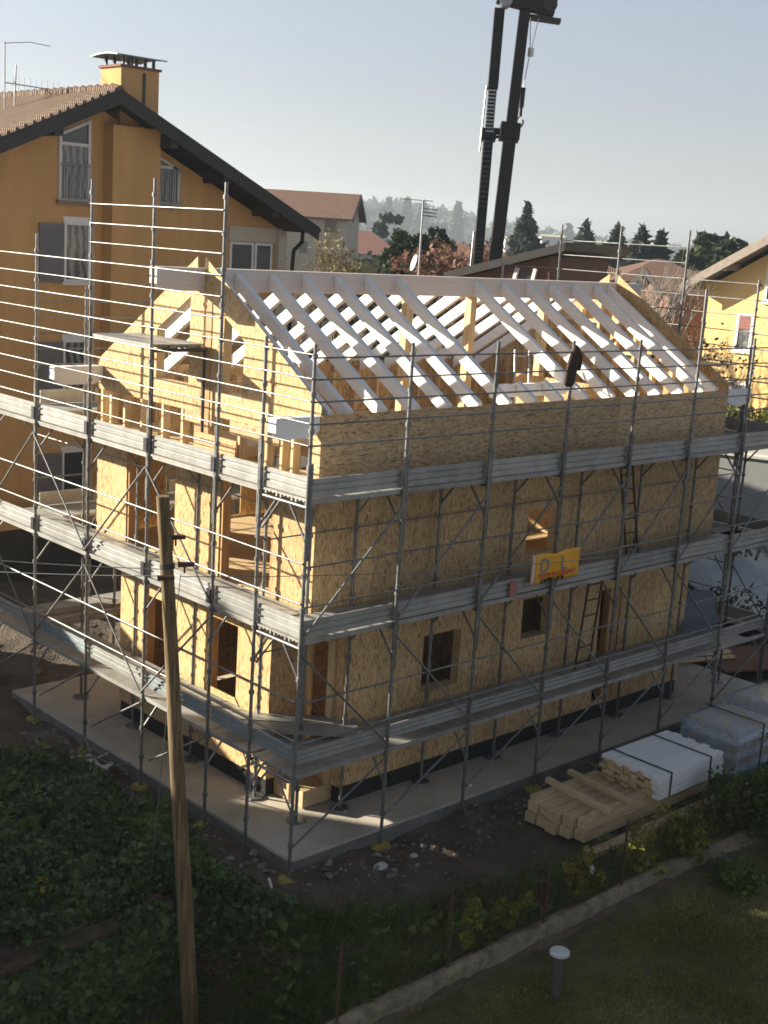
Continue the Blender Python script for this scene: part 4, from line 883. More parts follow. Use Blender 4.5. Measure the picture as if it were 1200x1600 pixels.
# attic windows with sloping heads
def slopewin(x0,x1,z0,zs):
    top=lambda x:rt(x)-.62
    mb=MB(OHO); f=.07
    mb.prism([(x0,z0),(x0+f,z0),(x0+f,top(x0+f)),(x0,top(x0))],'y',OY-.06,OY-.004); mb.prism([(x1-f,z0),(x1,z0),(x1,top(x1)),(x1-f,top(x1-f))],'y',OY-.06,OY-.004)
    mb.prism([(x0+f,z0),(x1-f,z0),(x1-f,z0+f),(x0+f,z0+f)],'y',OY-.06,OY-.004); mb.prism([(x0+f,zs),(x1-f,zs),(x1-f,zs+f),(x0+f,zs+f)],'y',OY-.06,OY-.004)
    mb.prism([(x0+f,top(x0+f)-f),(x1-f,top(x1-f)-f),(x1-f,top(x1-f)),(x0+f,top(x0+f))],'y',OY-.06,OY-.004)
    w=mb.build('window',M['frame'],oh); mb=MB(OHO); mb.prism([(x0+f,z0+f),(x1-f,z0+f),(x1-f,zs),(x0+f,zs)],'y',OY-.02,OY-.005); mb.build('pane',M['curtain'],w)
    mb=MB(OHO); mb.prism([(x0+f,zs+f),(x1-f,zs+f),(x1-f,top(x1-f)-f),(x0+f,top(x0+f)-f)],'y',OY-.02,OY-.005); mb.build('pane',M['glass'],w)
    mb=MB(OHO)
    for k in range(9): xx=x0+.08+(x1-x0-.16)*k/8; mb.tube((xx,OY-.16,z0+.05),(xx,OY-.16,z0+.85),.012,5)
    mb.tube((x0,OY-.16,z0+.85),(x1,OY-.16,z0+.85),.02,5); mb.tube((x0,OY-.16,z0+.05),(x1,OY-.16,z0+.05),.02,5); mb.build('balustrade',M['grey_metal'],w)
    mb=MB(OHO); mb.box(x0-.06,x1+.06,OY-.14,OY-.004,z0-.09,z0-.005); mb.build('sill',M['greywood'],w)
slopewin(5.12,5.98,7.98,9.28); slopewin(7.88,8.62,8.05,8.95)
for z0,z1 in ((6.02,7.46),(3.30,4.58),(.65,1.78)):
    w=winset(oh,PX,'window',5.28,6.0,z0,z1,OY,'curtain' if z0>3 else 'darkglass',O=OHO,div=1)
    mb=MB(OHO); mb.box(4.60,5.26,OY-.09,OY-.045,z0-.02,z1-.05)
    for k in range(15): zz=z0+.05+(z1-z0-.18)*k/15; mb.box(4.65,5.21,OY-.105,OY-.091,zz,zz+.045)
    mb.build('shutter',M['shutter'],w); 
    mb=MB(OHO); mb.box(5.25,6.03,OY-.05,OY-.003,z1+.002,z1+.14); mb.build('roller_box',M['frame'],w)
# glazed porch under the right eaves
mb=MB(OHO); mb.box(10.25,12.05,OY-.06,OY-.004,7.22,7.62); mb.build('porch_band',M['beige_stucco'],oh)
for a,b_ in ((10.3,11.1),(11.15,11.75)): winset(oh,PX,'window',a,b_,6.2,7.2,OY,'darkglass',O=OHO,sill=False)
mb=MB(OHO); mb.box(11.85,12.12,OY-.2,OY-.003,-1.5,rt(12)-.45); mb.build('corner_post',M['beige_stucco'],oh)
mb=MB(OHO); mb.path([(12.6,OY-.3,rt(12.6)-.1),(12.6,OY-.3,7.3),(12.32,OY-.28,7.05),(12.30,OY-.28,6.7),(12.30,OY-.28,-1.4)],.06,8); mb.build('downpipe',M['black'],oh)
mb=MB(OHO); mb.tube((12.66,OY-.95,rt(12.66)-.08),(12.66,OY+13.8,rt(12.66)-.08),.07,8); mb.build('gutter',M['black'],oh)
mb=MB(OHO); mb.box(OX0,6.0,OY-1.1,OY-.003,.15,.35); mb.box(OX0,6.0,OY-1.1,OY-1.0,.35,.62); mb.build('balcony',M['orange_stucco'],oh)
mb=MB(OHO); mb.box(OX0,6.0,OY-1.0,OY-.5,-1.5,.14); mb.build('cellar_dark_block',M['verge'],oh)  # solid near-black block; the dark of the recess is in its colour
# roof aerial
ae=thing('roof_aerial','metal television aerial on the orange house roof at the left edge','aerial',(5.15,18.8,8.92)); AO=(4.9,19.0,9.65)
mb=MB(AO); mb.tube((4.9,19,9.3),(4.9,19,12.55),.018,6); mb.build('mast',M['grey_metal'],ae)
mb=MB(AO); mb.tube((4.9,19,11.55),(6.3,18.6,11.48),.015,5)
for k in range(9): x=5.1+.14*k; mb.tube((x,18.95-.04*k,11.35),(x,18.95-.04*k,11.72),.008,4)
for k in range(3): mb.tube((5.12,18.9,11.0+.3*k),(5.16,18.9,12.0-.25*k),.02,4)
mb.path([(4.9,19,12.5),(5.5,18.85,12.6),(6.0,18.7,12.56)],.010,4); mb.build('antenna_arm',M['grey_metal'],ae)
mb=MB(AO); mb.box(4.95,5.25,18.9,19.1,9.65,10.0); mb.build('amplifier_box',M['darksteel'],ae)
# yellow house at the right --------------------------------------
yh=thing('yellow_house','sunlit yellow house with a grey timber eaves edge at the right','house',(38,14,.2)); YO=(38,14,.2); ysl=.56; yr=12.3
yt=lambda y:10.5-ysl*abs(y-yr)
mb=MB(YO); mb.prism([(18.75,-.5),(yr-6.4,-.5),(yr-6.4,yt(yr-6.4)-.5),(yr,yt(yr)-.5),(18.75,yt(18.75)-.5)],'x',38,50); mb.build('wall',M['yellow_stucco'],yh)
for s in(-1,1):
    y1=yr+s*7.25; mb=MB(YO); mb.prism([(yr,yt(yr)),(y1,yt(y1)),(y1,yt(y1)-.12),(yr,yt(yr)-.12)],'x',37.0,51); mb.build('roof',M['tile_red'],yh)
    mb=MB(YO); mb.prism([(yr,yt(yr)-.02),(y1,yt(y1)-.02),(y1,yt(y1)-.42),(yr,yt(yr)-.42)],'x',36.93,36.99); mb.build('verge_board',M['greywood'],yh)
    mb=MB(YO); mb.prism([(yr,yt(yr)-.13),(y1,yt(y1)-.13),(y1,yt(y1)-.2),(yr,yt(yr)-.2)],'x',37.0,50.9); mb.build('soffit',M['greywood'],yh)
for y in (19.1,17.5,15.5): mb=MB(YO); mb.box(37.0,38.1,y-.1,y+.1,yt(y)-.5,yt(y)-.205); mb.build('purlin_end',M['greywood'],yh)
PY=lambda u,c,z:(c,u,z)
for z0,z1,y0,y1 in ((3.75,5.35,16.4,17.2),(.9,2.45,16.3,17.15),(5.9,7.6,15.2,16.05)): 
    w=winset(yh,PY,'window',y0,y1,z0,z1,38,'curtain' if z0<5 else 'glass',.12,frame='plaster_white',O=YO,proud=.06)
    if z0==3.75: mb=MB(YO); mb.box(37.93,37.972,y0+.12,y1-.12,z1-.65,z1-.12); mb.build('roller_blind',M['tile_pink'],w)
for ya,lab in ((10.5,'left'),):
    pass
# unseen house added off frame so its shadow darkens the near yard
nh=thing('shade_house','unseen house with a low flat annexe, added off frame to shade the near yard','house',(-22,16,-1.5)); NO=(-22,16,-1.5)
mb=MB(NO); mb.prism([(14.5,-1.8),(17.0,-1.8),(17.0,6.5),(15.75,7.45),(14.5,6.5)],'x',-36,-9.3); mb.build('wall',M['white_stucco'],nh)
for q_ in(-1,1):
    mb=MB(NO); y1=15.75+q_*1.6; mb.prism([(15.75,7.7),(y1,6.5),(y1,6.37),(15.75,7.57)],'x',-36.3,-9.15); mb.build('roof',M['tile_red'],nh)
mb=MB(NO); mb.box(-9.28,-3.2,15.0,16.6,-1.8,3.86); mb.build('annexe',M['white_stucco'],nh)  # low block added to shade the slab and lower gable
# unseen block the view is taken from, sized and darkened to limit skylight
fb=thing('apartment_block','unseen dark block of flats on the near side of the lawn','building',(0,-20,-1.7)); BO=(0,-20,-1.7)
mb=MB(BO); mb.box(-24,-6,-27,-13.7,-2.2,9.4); mb.build('wall',plain('dim grey render',(.11,.11,.112),.9,var=.1,scale=.6),fb)  # wall kept dark so it bounces little sunlight
for k in range(12):
    for z in (-.6,2.6,5.8):
        x=-23+5*k
        if abs(x+11)<2.4 or x>-8: continue
        winset(fb,PX,'window',x,x+1.3,z,z+1.5,-13.7,'glass',out=1,O=BO)
mb=MB(BO); mb.box(-24.5,-5.5,-27.5,-13.3,9.4,9.7); mb.build('roof',M['concrete'],fb)
# generic background house ---------------------------------------
def bhouse(name,label,loc,rz,w,d,he,hr,wall,roof,wins=(),over=.5,z0=None,hip=False,cat='house',extra=None):
    z0=float(gh(loc[0],loc[1]))-.2 if z0 is None else z0
    t=thing(name,label,cat,(loc[0],loc[1],z0),rz); he-=z0; hr-=z0
    mb=MB()
    if hip: mb.box(-w/2,w/2,0,d,0,he)
    else: mb.prism([(0,0),(d,0),(d,he-.08),(d/2,hr-.15),(0,he-.08)],'x',-w/2,w/2)
    mb.build('wall',M[wall],t)
    sl=(hr-he)/(d/2)
    if hip:
        k=min(w,d)/2*.95; vs=[(-w/2-over,-over,he-.15),(w/2+over,-over,he-.15),(w/2+over,d+over,he-.15),(-w/2-over,d+over,he-.15),(-w/2+k,d/2,hr),(w/2-k,d/2,hr)]
        mb=MB(); mb.add(vs,[(0,1,5,4),(1,2,5),(2,3,4,5),(3,0,4),(0,3,2,1)]); mb.build('roof',M[roof],t)
    else:
        for s in(0,1):
            ye=-over if s==0 else d+over; ze=he-sl*over; mb=MB(); mb.prism([(d/2,hr),(ye,ze),(ye,ze-.14),(d/2,hr-.14)],'x',-w/2-over,w/2+over); mb.build('roof',M[roof],t)
        for q_ in(-1,1):
            mb=MB(); x0=q_*(w/2+over)-.03+q_*.035; ze=he-sl*over
            mb.prism([(d/2,hr-.01),(-over,ze-.01),(-over,ze-.32),(d/2,hr-.33),(d+over,ze-.32),(d+over,ze-.01)],'x',x0,x0+.06); mb.build('verge_board',M['verge'],t)
    for (u0,u1,za,zb,mt) in wins: winset(t,PX,'window',u0,u1,za-z0,zb-z0,0,mt,.09,frame='plaster_white' if wall!='beige_stucco' else 'beige_stucco',sill=False,proud=.05)
    return t
FACE=YAW-math.pi/2    # local -Y looks back along the view

cx,cy=57.45-7.9*.7226,63.4+7.9*.6912
bhouse('apartment_block','beige block of flats with a brown tiled roof beyond the orange house',(cx,cy),FACE-R(5),14,8,8.95,10.75,'beige_stucco','tile_red',
  [(5.2,6.35,7.55,8.95,'darkglass'),(2.1,3.05,7.95,8.95,'darkglass'),(1.35,2.4,5.95,7.05,'darkglass'),(3.3,4.1,5.85,6.95,'darkglass'),(-3,-2,7.9,8.9,'darkglass'),(-3,-2,5,6,'darkglass')],cat='building')
bhouse('cottage','small white cottage with a hipped weathered red roof right of the beige block',(94.5-4*.7226,97.67+4*.6912),FACE,8,7,5.6,8.1,'white_stucco','tile_pink',[(1.6,2.45,3.1,4.75,'glass'),(-1,-.2,3.2,4.6,'glass')],.6,hip=True)
# dark lean-to roof building behind the crane
sb=thing('garage','brown rendered building with a dark single pitch roof behind the crane','garage',(16.2,9.2,-1.4)); SO=(16.2,9.2,-1.4)
a,b_=Vector((15.2,12.6,0)),Vector((16.1,9.1,0)); d=(b_-a).normalized(); nrm_=Vector((-d.y,d.x,0)); nrm_=nrm_ if nrm_.x>0 else -nrm_
mb=MB(SO); q=lambda p,off,z:(p.x+nrm_.x*off,p.y+nrm_.y*off,z)
mb.add([q(a,0,6.50),q(b_,0,7.52),q(b_,4.5,7.52),q(a,4.5,6.50),q(a,0,6.72),q(b_,0,7.74),q(b_,4.5,7.74),q(a,4.5,6.72)],[(0,3,2,1),(4,5,6,7),(0,1,5,4),(1,2,6,5),(2,3,7,6),(3,0,4,7)]); mb.build('roof',M['verge'],sb)
a2,b2=a+d*.3,b_-d*.5
mb=MB(SO); mb.add([q(a2,.25,-1.6),q(b2,.25,-1.6),q(b2,4.2,-1.6),q(a2,4.2,-1.6),q(a2,.25,6.58),q(b2,.25,7.36),q(b2,4.2,7.36),q(a2,4.2,6.58)],[(0,3,2,1),(4,5,6,7),(0,1,5,4),(1,2,6,5),(2,3,7,6),(3,0,4,7)]); mb.build('wall',M['brown_stucco'],sb)
for k in (0,1):
    p0=a2+d*(1.75+.55*k); mb=MB(SO); mb.bar(q(p0,.19,6.3),q(p0+d*.14,.19,7.0),.10,.10); mb.build('window_frame',M['frame'],sb)
mb=MB(SO); p0=a2+d*1.84; p1=a2+d*2.3; mb.add([q(p0,.23,6.3),q(p1,.23,6.3),q(p1,.23,6.95),q(p0,.23,6.9)],[(0,1,2,3)]); mb.build('pane',M['darkglass'],sb)
# low red roofed houses
for lab,loc,w,d_,he,hr,wl,rf,hip in (
  ('distant low house with a dull red roof, seen left of the spruce',(73.65-4,61.24+3.8),9,8,6.3,7.5,'brown_stucco','tile_red',True),
  ('low house with a broad red hipped roof behind the far scaffold rails',(50.0,34.4),7.4,7,5.7,7.0,'brown_stucco','tile_red',True),
  ('low house with a brown red roof behind the bare birches',(53.0,31.0),6.4,7,6.1,7.3,'brown_stucco','tile_red',True),
  ('brown house with dark eaves left of the yellow house',(41.3,21.5),2.6,6,6.0,6.9,'brown_stucco','tile_red',False),
  ('brick red shed roof behind the orange house porch',(16.6,24.4),1.7,2,6.3,6.9,'tile_pink','tile_pink',False)):
    bhouse('house',lab,loc,FACE+R(rnd.uniform(-8,8)),w,d_,he,hr,wl,rf,[],.45,hip=hip)
for k,(u,z) in enumerate(((0,0),(9,-.8),(-7,-1.2),(20,-.4))):
    p=Vector((266,217,0))+Vector((.7226,-.6912,0))*u*1.4
    bhouse('far_building',('white building far off in the haze, tallest of its row','white building far off in the haze, right of the tallest one','white building far off in the haze, left of the tallest one','white building far off in the haze, rightmost of its row')[k],(p.x,p.y),FACE,6.5,9,10.3+z,10.9+z,'white_stucco','beige_stucco',[(-2,-1,8,9.4,'darkglass'),(1,2,8,9.4,'darkglass')],.2,z0=-2.5,cat='building')
# ---------------------------------------------------------------- crane
cr=thing('crane','dark folded loader crane standing upright behind the house','crane',(17.9,13.5,-.6)); CO=(17.9,13.5,-.6)
def seg(name,p,q_,w,h,mat,parent=None,side=(1,0,0)):
    mb=MB(CO); mb.bar(p,q_,w,h,side); return mb.build(name,M[mat],parent or cr,bevel=.02)
m0,m1=Vector((17.85,13.53,-.5)),Vector((20.72,15.28,14.72)); vw=Vector((-.69,-.72,0))
md_=(m1-m0)
seg('main_boom',m0+md_*.05,m0+md_*.755,.39,.36,'crane_brown',None,vw); seg('main_boom_extension',m0+md_*.7551,m1,.33,.31,'crane_brown',None,vw)
s0,s1=Vector((18.80,14.70,6.0)),Vector((20.18,15.85,14.7)); sd=s1-s0
seg('folded_boom',s0,s0+sd*.56,.30,.30,'black',None,vw); seg('folded_boom_extension',s0+sd*.5601,s0+sd*.72,.25,.24,'black',None,vw); seg('folded_boom_extension',s0+sd*.7201,s1,.32,.31,'black',None,vw)
rv=Vector((.7226,-.6912,0))
def rungs(a_,b_,n,mat):
    mb=MB(CO)
    for k in range(n):
        c=a_.lerp(b_,(k+.5)/n)+vw*.2; mb.bar(c-rv*.12,c+rv*.13,.07,(b_-a_).length/n*.42)
    mb.build('hose_guide',M[mat],cr)
rungs(s0+sd*.30,s0+sd*.545,14,'darksteel'); rungs(s0+sd*.06,s0+sd*.2,10,'darksteel'); rungs(s0+sd*.565,s0+sd*.72,12,'grey_metal')
mb=MB(CO); mb.tube(s0+sd*.5-rv*.24+vw*.1,s0+sd*.73-rv*.2+vw*.1,.028,6); mb.build('hydraulic_pipe',M['grey_metal'],cr); mb=MB(CO); mb.tube(s0+sd*.02-rv*.22+vw*.1,s0+sd*.22-rv*.2+vw*.1,.028,6); mb.build('hydraulic_pipe',M['grey_metal'],cr)
c=m0+md_*.755; mb=MB(CO); mb.bar(c-md_.normalized()*.25-rv*.02,c+md_.normalized()*.25-rv*.02,.62,.5,vw); mb.tube(c-rv*.75,c-rv*.25,.11,10); mb.tube(c-rv*.8+Vector((0,0,-.22)),c-rv*.3+Vector((0,0,-.15)),.05,8); mb.build('slide_collar',M['black'],cr,bevel=.03)
c=s0+sd*.56; mb=MB(CO); mb.bar(c-sd.normalized()*.17,c+sd.normalized()*.17,.46,.42,vw); mb.build('slide_collar',M['black'],cr,bevel=.03)
# head block at the top (partly out of the picture)
h0=m1+Vector((0,0,.22)); mb=MB(CO); mb.bar(h0-rv*.85+Vector((0,0,.3)),h0+rv*.95+Vector((0,0,-.02)),.45,.75); mb.build('head_block',M['black'],cr,bevel=.04)
mb=MB(CO); mb.bar(h0+rv*.1+Vector((0,0,-.42)),h0+rv*1.12+Vector((0,0,-.50)),.40,.14); mb.tube(h0+rv*.75+vw*.3+Vector((0,0,-.05)),h0+rv*.75-vw*.3+Vector((0,0,-.05)),.22,14); mb.tube(h0+rv*.6+vw*.28+Vector((0,0,.3)),h0+rv*.6-vw*.28+Vector((0,0,.3)),.16,14); mb.build('sheave',M['darksteel'],cr)
mb=MB(CO); mb.tube(h0-rv*.62+vw*.3,h0-rv*.62-vw*.3,.2,14); mb.tube(h0-rv*.62+vw*.33,h0-rv*.62+vw*.3,.05,10); mb.build('hinge_pin',M['grey_metal'],cr)
r0=h0+rv*.42+vw*.3+Vector((0,0,-.5)); r1=r0-rv*.16+Vector((0,0,-1.0)); r2_=r1-rv*.16+Vector((0,0,-1.2)); 
mb=MB(CO); mb.path([r0,r1],.012,5); mb.path([r0-rv*.25,r1-rv*.02,r2_],.016,5); mb.build('hoist_rope',M['grey_metal'],cr)
mb=MB(CO); mb.bar(r1+Vector((0,0,.14)),r1-Vector((0,0,.12)),.14,.12); mb.build('limit_switch',M['frame'],cr)
mb=MB(CO); mb.tube(r2_+Vector((0,0,.15)),r2_-Vector((0,0,.45)),.10,9,.08); mb.tube(r2_-Vector((0,0,.45)),r2_-Vector((0,0,.72)),.05,8); hb=mb.build('hook_block',M['black'],cr)
mb=MB(CO); pts=[r2_+Vector((0,0,-.88))+rv*(.10*math.cos(t))+Vector((0,0,.16*math.sin(t))) for t in [math.pi*.6+1.55*math.pi*i/12 for i in range(13)]]; mb.path(pts,.03,6); mb.build('hook',plain('orange hook',(.35,.12,.05),.6),hb)
# lorry bed under the crane, hidden behind the house
mb=MB(CO); mb.box(14.9,20.5,12.6,14.6,-.05,.35); mb.box(17.3,18.5,13.0,14.1,.351,1.1); mb.build('chassis',M['black'],cr)
for x in (15.6,19.6):
    for y in (12.55,14.65): mb=MB(CO); mb.tube((x,y-.14,.0),(x,y+.14,.0),.5,18); mb.build('wheel',M['darksteel'],cr)
# aerial with dish on a mast behind the ridge
am=thing('aerial_mast','thin mast with a television aerial and a pale dish behind the ridge','aerial',(21.1,19.6,-1.3)); AM=(21.1,19.6,-1.3)
mb=MB(AM); mb.tube((21.05,19.5,-1.3),(21.47,19.96,8.95),.035,6); mb.build('mast',M['grey_metal'],am)
mb=MB(AM); c=Vector((21.43,19.92,8.4)); 
for zz in (0,.12,.24): mb.tube(c+rv*.02+Vector((0,0,zz)),c+rv*.5+Vector((0,0,zz-.03)),.02,4)
mb.tube(Vector((21.47,19.96,8.92))-rv*.75,Vector((21.47,19.96,8.9))+rv*.35,.014,4)
for zz in (0,.15,.30): mb.tube(c+rv*.5+Vector((0,0,-.1)),c+rv*.5+Vector((0,0,.35)),.014,4)
mb.build('antenna_arm',M['grey_metal'],am)
mb=MB(AM); c=Vector((21.0,19.65,6.75)); ax=(-rv*.95+vw*.25+Vector((0,0,.25))).normalized(); u_=ax.cross(Vector((0,0,1))).normalized(); v_=u_.cross(ax)
vs=[c]+[c+ax*(.07*(k/3)**2)+.30*k/3*(u_*math.cos(t)+v_*math.sin(t)) for k in (1,2,3) for t in [2*math.pi*i/16 for i in range(16)]]
fs_=[(0,1+i,1+(i+1)%16) for i in range(16)]+[(1+k*16+i,1+(k+1)*16+i,1+(k+1)*16+(i+1)%16,1+k*16+(i+1)%16) for k in(0,1) for i in range(16)]
mb.add(vs,fs_,True); dsh=mb.build('dish',M['cap'],am); dm=dsh.modifiers.new('so','SOLIDIFY'); dm.thickness=.02
# ---------------------------------------------------------------- trees
tree('tree','dense dark green tree behind the ridge, right of the white cottage','tree',(39.0,37.8),8.5,1.9,'broad','pinel',.30,4600)
tree('tree','dark green leaning conifer beside the mast with the dish','tree',(37.4,38.0),7.4,1.3,'conifer','pinel',.32,1800)
bare_tree('reddish autumn tree with thin branches left of the crane',(32.9,29.4),7.8,.75,'twig',6,leaf='red_leaf',leafn=2600,leafs=.16,name='tree')
bare_tree('second reddish brown tree behind the autumn tree, half hidden by the crane',(35.4,29.6),7.5,.75,'twig',6,leaf='red_leaf',leafn=1500,leafs=.16,name='tree')
bare_tree('small yellow leaved tree in front of the beige block',(30.45,34.6),7.8,.62,'twig',6,leaf='yellow_leaf',leafn=800,leafs=.12,name='tree')
bare_tree('leafless grey brush in front of the beige block, left of the yellow tree',(28.6,35.2),6.6,.7,'twig',7,name='tree',leaf='yellow_leaf',leafn=150,leafs=.1)
tree('tree','light green bush by the orange house porch','bush',(17.0,23.45),6.75,.75,'broad','olive_leaf',.16,900)
tree('tree','grey green bush right of the porch downpipe','bush',(19.3,22.6),6.3,.8,'broad','pinel',.16,700)
tree('tree','wide flat topped dark pine beyond the cottage','tree',(114.9,121.8),11.5,2.4,'broad','pinel',.6,1700)
tree('spruce','tall blue green spruce standing alone right of the crane','tree',(82.1,67.7),11.6,4.3,'conifer','blue_haze_spruce',.42,4600)
for k,(x,y,h,r,kind,mt,lab) in enumerate(((94.1,70.2,10.6,5.0,'conifer','blue_haze_spruce','haze tinted conifer behind the far scaffold rails, leftmost of the group'),(96.6,68.1,10.4,5.2,'conifer','blue_haze_spruce','dark conifer behind the far scaffold rails, second of the group'),
   (81.4,54.1,9.9,3.8,'conifer','blue_haze_spruce','dark slim conifer behind the far scaffold rails, third of the group'),(82.9,53.2,9.5,3.6,'conifer','blue_haze_spruce','dark slim conifer behind the far scaffold rails, rightmost of the group'))):
    tree('conifer',lab,'tree',(x,y),h,r,kind,mt,.5,2600,group='conifers behind the far scaffold')
tree('tree','broad dark evergreen tree behind the yellow house','tree',(77.2,44.0),9.3,3.0,'broad','broad_dark',.42,6500)
tree('tree','second broad dark evergreen close to the left of the yellow house','tree',(74.5,45.3),7.9,2.2,'broad','broad_dark',.42,2600)
bare_tree('pale leafless birch behind the far gable, left of two',(30.9,17.0),8.3,.45,'birchbark',4,group='bare birches',r0=.10); bare_tree('pale leafless birch behind the far gable, right of two',(31.5,16.5),7.3,.5,'birchbark',4,group='bare birches',r0=.09)
bare_tree('brown leafless bush between the far gable and the yellow house',(30.5,13.6),5.4,.8,'twig',7,leaf='twigleaf',leafn=500,leafs=.1); bare_tree('thin bare tree behind the far scaffold, in front of the red roofed house',(33.2,22.5),7.3,.55,'twig',5)
# distant trees on the hill crest, each a thing
for k,(x,y,h,r,kd,lab) in enumerate(((269.6,287.0,19.3,2.2,'cypress','far cypress on the hazy hill, leftmost of the tall ones'),(274.0,283.0,19.6,2.0,'cypress','far cypress on the hazy hill, second from the left'),(277.5,279.5,18.4,2.4,'cypress','far dark cypress on the hazy hill behind the mast'),(285.2,272.0,19.4,2.0,'cypress','tallest far cypress on the hazy hill, left of the crane'),
   (266.0,290.5,19.0,4.5,'broad','far round tree at the hill top, above the flat topped pine'),(280.5,276.2,15.0,3.6,'broad','far round tree on the hazy hill between two cypresses'),(298.5,258.5,15.5,1.5,'cypress','far cypress on the hazy hill just right of the crane'),(309.0,247.0,14.6,1.5,'cypress','far cypress on the hazy hill above the white buildings'))):
    HK=2.6; x=CAM.x+(x-CAM.x)*HK; y=CAM.y+(y-CAM.y)*HK; h=CAM.z+(h-CAM.z)*HK; r*=HK
    tree('far_tree',lab,'tree',(x,y),h,r,kd,'hill',2.6,800,base=-14,group='far trees on the hill')
# hill: a long low wooded ridge
hv=[];hf=[]
def ridge(u,dd):   # u across the view, dd depth
    base=9.5+9.5*math.exp(-((u+55)/75)**2)+4.5*math.exp(-((u-12)/40)**2)-.02*max(0,u-60)
    return base
fwd=Vector((math.cos(YAW),math.sin(YAW),0)); org=Vector((CAM.x,CAM.y,0))
HK=2.6; us=np.arange(-520,521,10)
prof=[(300,-3,0),(380,.28,0),(450,.62,0),(520,.9,0),(600,1.0,0),(700,.85,0),(850,-.2,0)]
for u in us:
    for dd,f,_ in prof:
        p=org+fwd*dd*HK+rv*float(u)*HK; hv.append((p.x,p.y,CAM.z+((ridge(float(u),dd)*f if f>0 else -9)+rnd.uniform(-.5,.5)-CAM.z)*HK))
nP=len(prof)
for i in range(len(us)-1):
    for j in range(nP-1): a_=i*nP+j; hf.append((a_,a_+1,a_+nP+1,a_+nP))
mb=MB(); mb.add(hv,hf,True); tag(mb.build('hills',plain('hill side',(.045,.05,.03),.95,var=.4,scale=.02)),kind='structure')
# woods covering the hill
n=2600; ti=rng.integers(0,len(us)-1,n); tj=rng.uniform(.6,4.2,n); V=np.array(hv).reshape(len(us),nP,3); j0=tj.astype(int); fr=(tj-j0)[:,None]; fu=rng.uniform(0,1,n)[:,None]
P=(V[ti,j0]*(1-fr)+V[ti,j0+1]*fr)*(1-fu)+(V[ti+1,j0]*(1-fr)+V[ti+1,j0+1]*fr)*fu
C=clumps(P+np.array([0,0,4.]),rng.uniform(4,9.,n),22,1.0); tag(np_mesh('hill_woods',quads(C,4.2),4,M['hill']),'bluish mass of woodland covering the distant hill','woods',kind='stuff')
# mid distance greenery masses between the houses
n=420; u=rng.uniform(-14,30,n); dd=rng.uniform(95,210,n); P=np.stack([org.x+fwd.x*dd+rv.x*u*dd/60,org.y+fwd.y*dd+rv.y*u*dd/60,rng.uniform(-.5,4.2,n)],1)
C=clumps(P,rng.uniform(1.6,3.2,n),60,.8); tag(np_mesh('mid_woods',quads(C,.9),4,M['hill']),'olive and brown tree tops filling the gaps between distant houses','woods',kind='stuff')
# hedge and clutter of the side yard
hd=thing('hedge','clipped olive green hedge in front of the yellow house','hedge',(36.9,12,.2)); n=7000; C=np.stack([rng.uniform(-.5,.5,n),rng.uniform(-7,6,n),rng.uniform(0,1.35,n)+.12*np.sin(np.arange(n))],1)
np_mesh('leaves',quads(C,.13),4,M['olive_leaf'],hd)
n=900; C=np.stack([rng.uniform(-3.3,3.3,n)*.3,rng.uniform(-2.5,2.5,n),rng.uniform(0,1.0,n)],1)
yw=thing('yard_wall','low white rendered wall with a sunlit top across the side yard','wall',(24.2,8.3,-1.4)); mb=MB((24.2,8.3,-1.4)); mb.bar((21.5,14.6,.2),(26.2,3.0,.2),.28,2.9); mb.build('wall',M['paving'],yw); mb=MB((24.2,8.3,-1.4)); mb.bar((21.5,14.6,1.69),(26.2,3.0,1.69),.42,.08); mb.build('coping',M['plaster_white'],yw)
tp=thing('tarpaulin','pale blue grey tarpaulin spread over a low heap beyond the far scaffold','tarpaulin',(20.5,6.3,-1.4)); vs=[]
for i in range(19):
    for j in range(13):
        x=17.4+5.4*i/18; y=3.2+7.0*j/12; e=min(i,18-i,j,12-j)/6; vs.append((x,y,-1.46+1.15*min(1,e*1.4)+.10*math.sin(1.7*x+y)+rnd.uniform(-.05,.05)))
mb=MB((20.5,6.3,-1.4)); mb.add(vs,[(i*13+j,(i+1)*13+j,(i+1)*13+j+1,i*13+j+1) for i in range(18) for j in range(12)],True); mb.build('sheet',M['tarp'],tp)
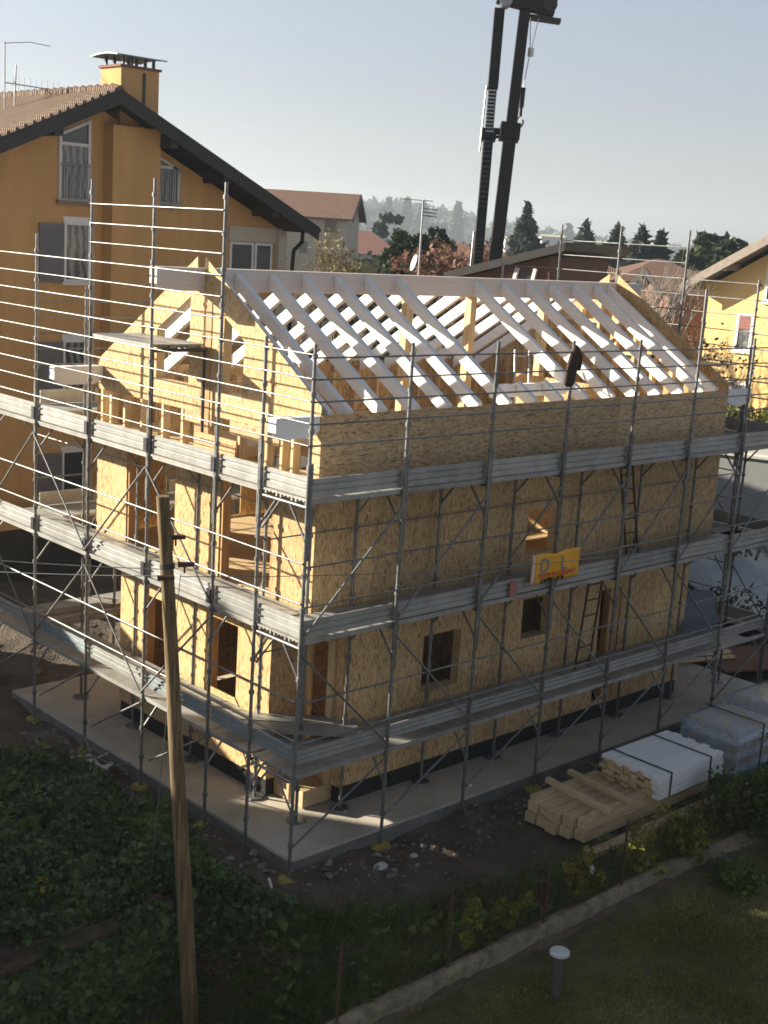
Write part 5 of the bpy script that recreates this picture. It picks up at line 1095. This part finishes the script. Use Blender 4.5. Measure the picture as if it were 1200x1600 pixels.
for k,(x,y,z,l,rz,mt,lab) in enumerate(((19.8,5.0,-.25,1.5,.5,'darksteel','black steel sections lying on the tarpaulin'),(14.9,3.4,-1.35,1.4,.9,'rust','rusty bars in the scrap beyond the far scaffold'),(15.3,4.4,-1.3,1.7,-.4,'greywood','grey boards in the scrap beyond the far scaffold'),(16.2,5.2,-1.3,1.6,.2,'darksteel','black pipes in the scrap beyond the far scaffold'))):
    t=thing('scrap_pile',lab,'scrap',(x,y,z),rz)
    for q_ in range(7): mb=MB(); mb.bar((-l/2+rnd.uniform(-.2,.2),-.4+.13*q_,.05+rnd.uniform(0,.12)),(l/2+rnd.uniform(-.3,.3),-.4+.13*q_+rnd.uniform(-.25,.25),.05+rnd.uniform(0,.2)),.07,.06); mb.build('piece',M[mt],t)
mb=MB(); mb.bar((13.55,1.9,-1.28),(17.5,.2,-1.28),1.5,.05); tag(mb.build('shuttering_board',M['rustplate']),'large brown shuttering board lying past the far slab corner','board')
for k in range(5):
    mb=MB(); mb.bar((12.8+.15*k,2.1+.1*k,-1.2+.06*k),(14.2+.1*k,1.6+.18*k,-1.2+.05*k),.1,.06); tag(mb.build('offcut',M['pine_x']),'pine offcut at the far slab corner in a patch of sun','offcut','pine offcuts at the far slab corner')
shrub('dark leafless brush beyond the far slab corner',(14.6,4.3),1.3,.8,'twigleaf',1400,.07,'brush','brush'); shrub('low dark brush in front of the tarpaulin',(16.6,3.0),.9,.9,'twigleaf',1300,.07,'brush','brush')
for k,(x,y,z,l,rz,mt,lab) in enumerate(((17.2,4.6,-1.2,2.0,1.1,'darksteel','dark pile of scaffold tubes beyond the far gable'),(21.6,8.4,-.15,1.8,-.3,'darksteel','black plastic sections on top of the tarpaulin'),(24.0,5.6,1.75,1.6,.9,'slate','blue grey panels lying on the side yard wall'))):
    t=thing('scrap_pile',lab,'scrap',(x,y,z),rz)
    for q_ in range(7): mb=MB(); mb.bar((-l/2+rnd.uniform(-.2,.2),-.4+.13*q_,.05+rnd.uniform(0,.12)),(l/2+rnd.uniform(-.3,.3),-.4+.13*q_+rnd.uniform(-.25,.25),.05+rnd.uniform(0,.25)),.08,.07); mb.build('piece',M[mt],t)
# ---------------------------------------------------------------- haze
mb=MB(); mb.box(-70,2300,-70,2400,-60,90)
m,t,b=newmat('haze'); t.nodes.remove(b); pv=N(t,'ShaderNodeVolumePrincipled'); pv.inputs['Color'].default_value=(.74,.86,1,1); pv.inputs['Density'].default_value=.00038; pv.inputs['Anisotropy'].default_value=.3; t.links.new(pv.outputs[0],t.nodes['Material Output'].inputs['Volume'])
tag(mb.build('haze',m),kind='stuff')
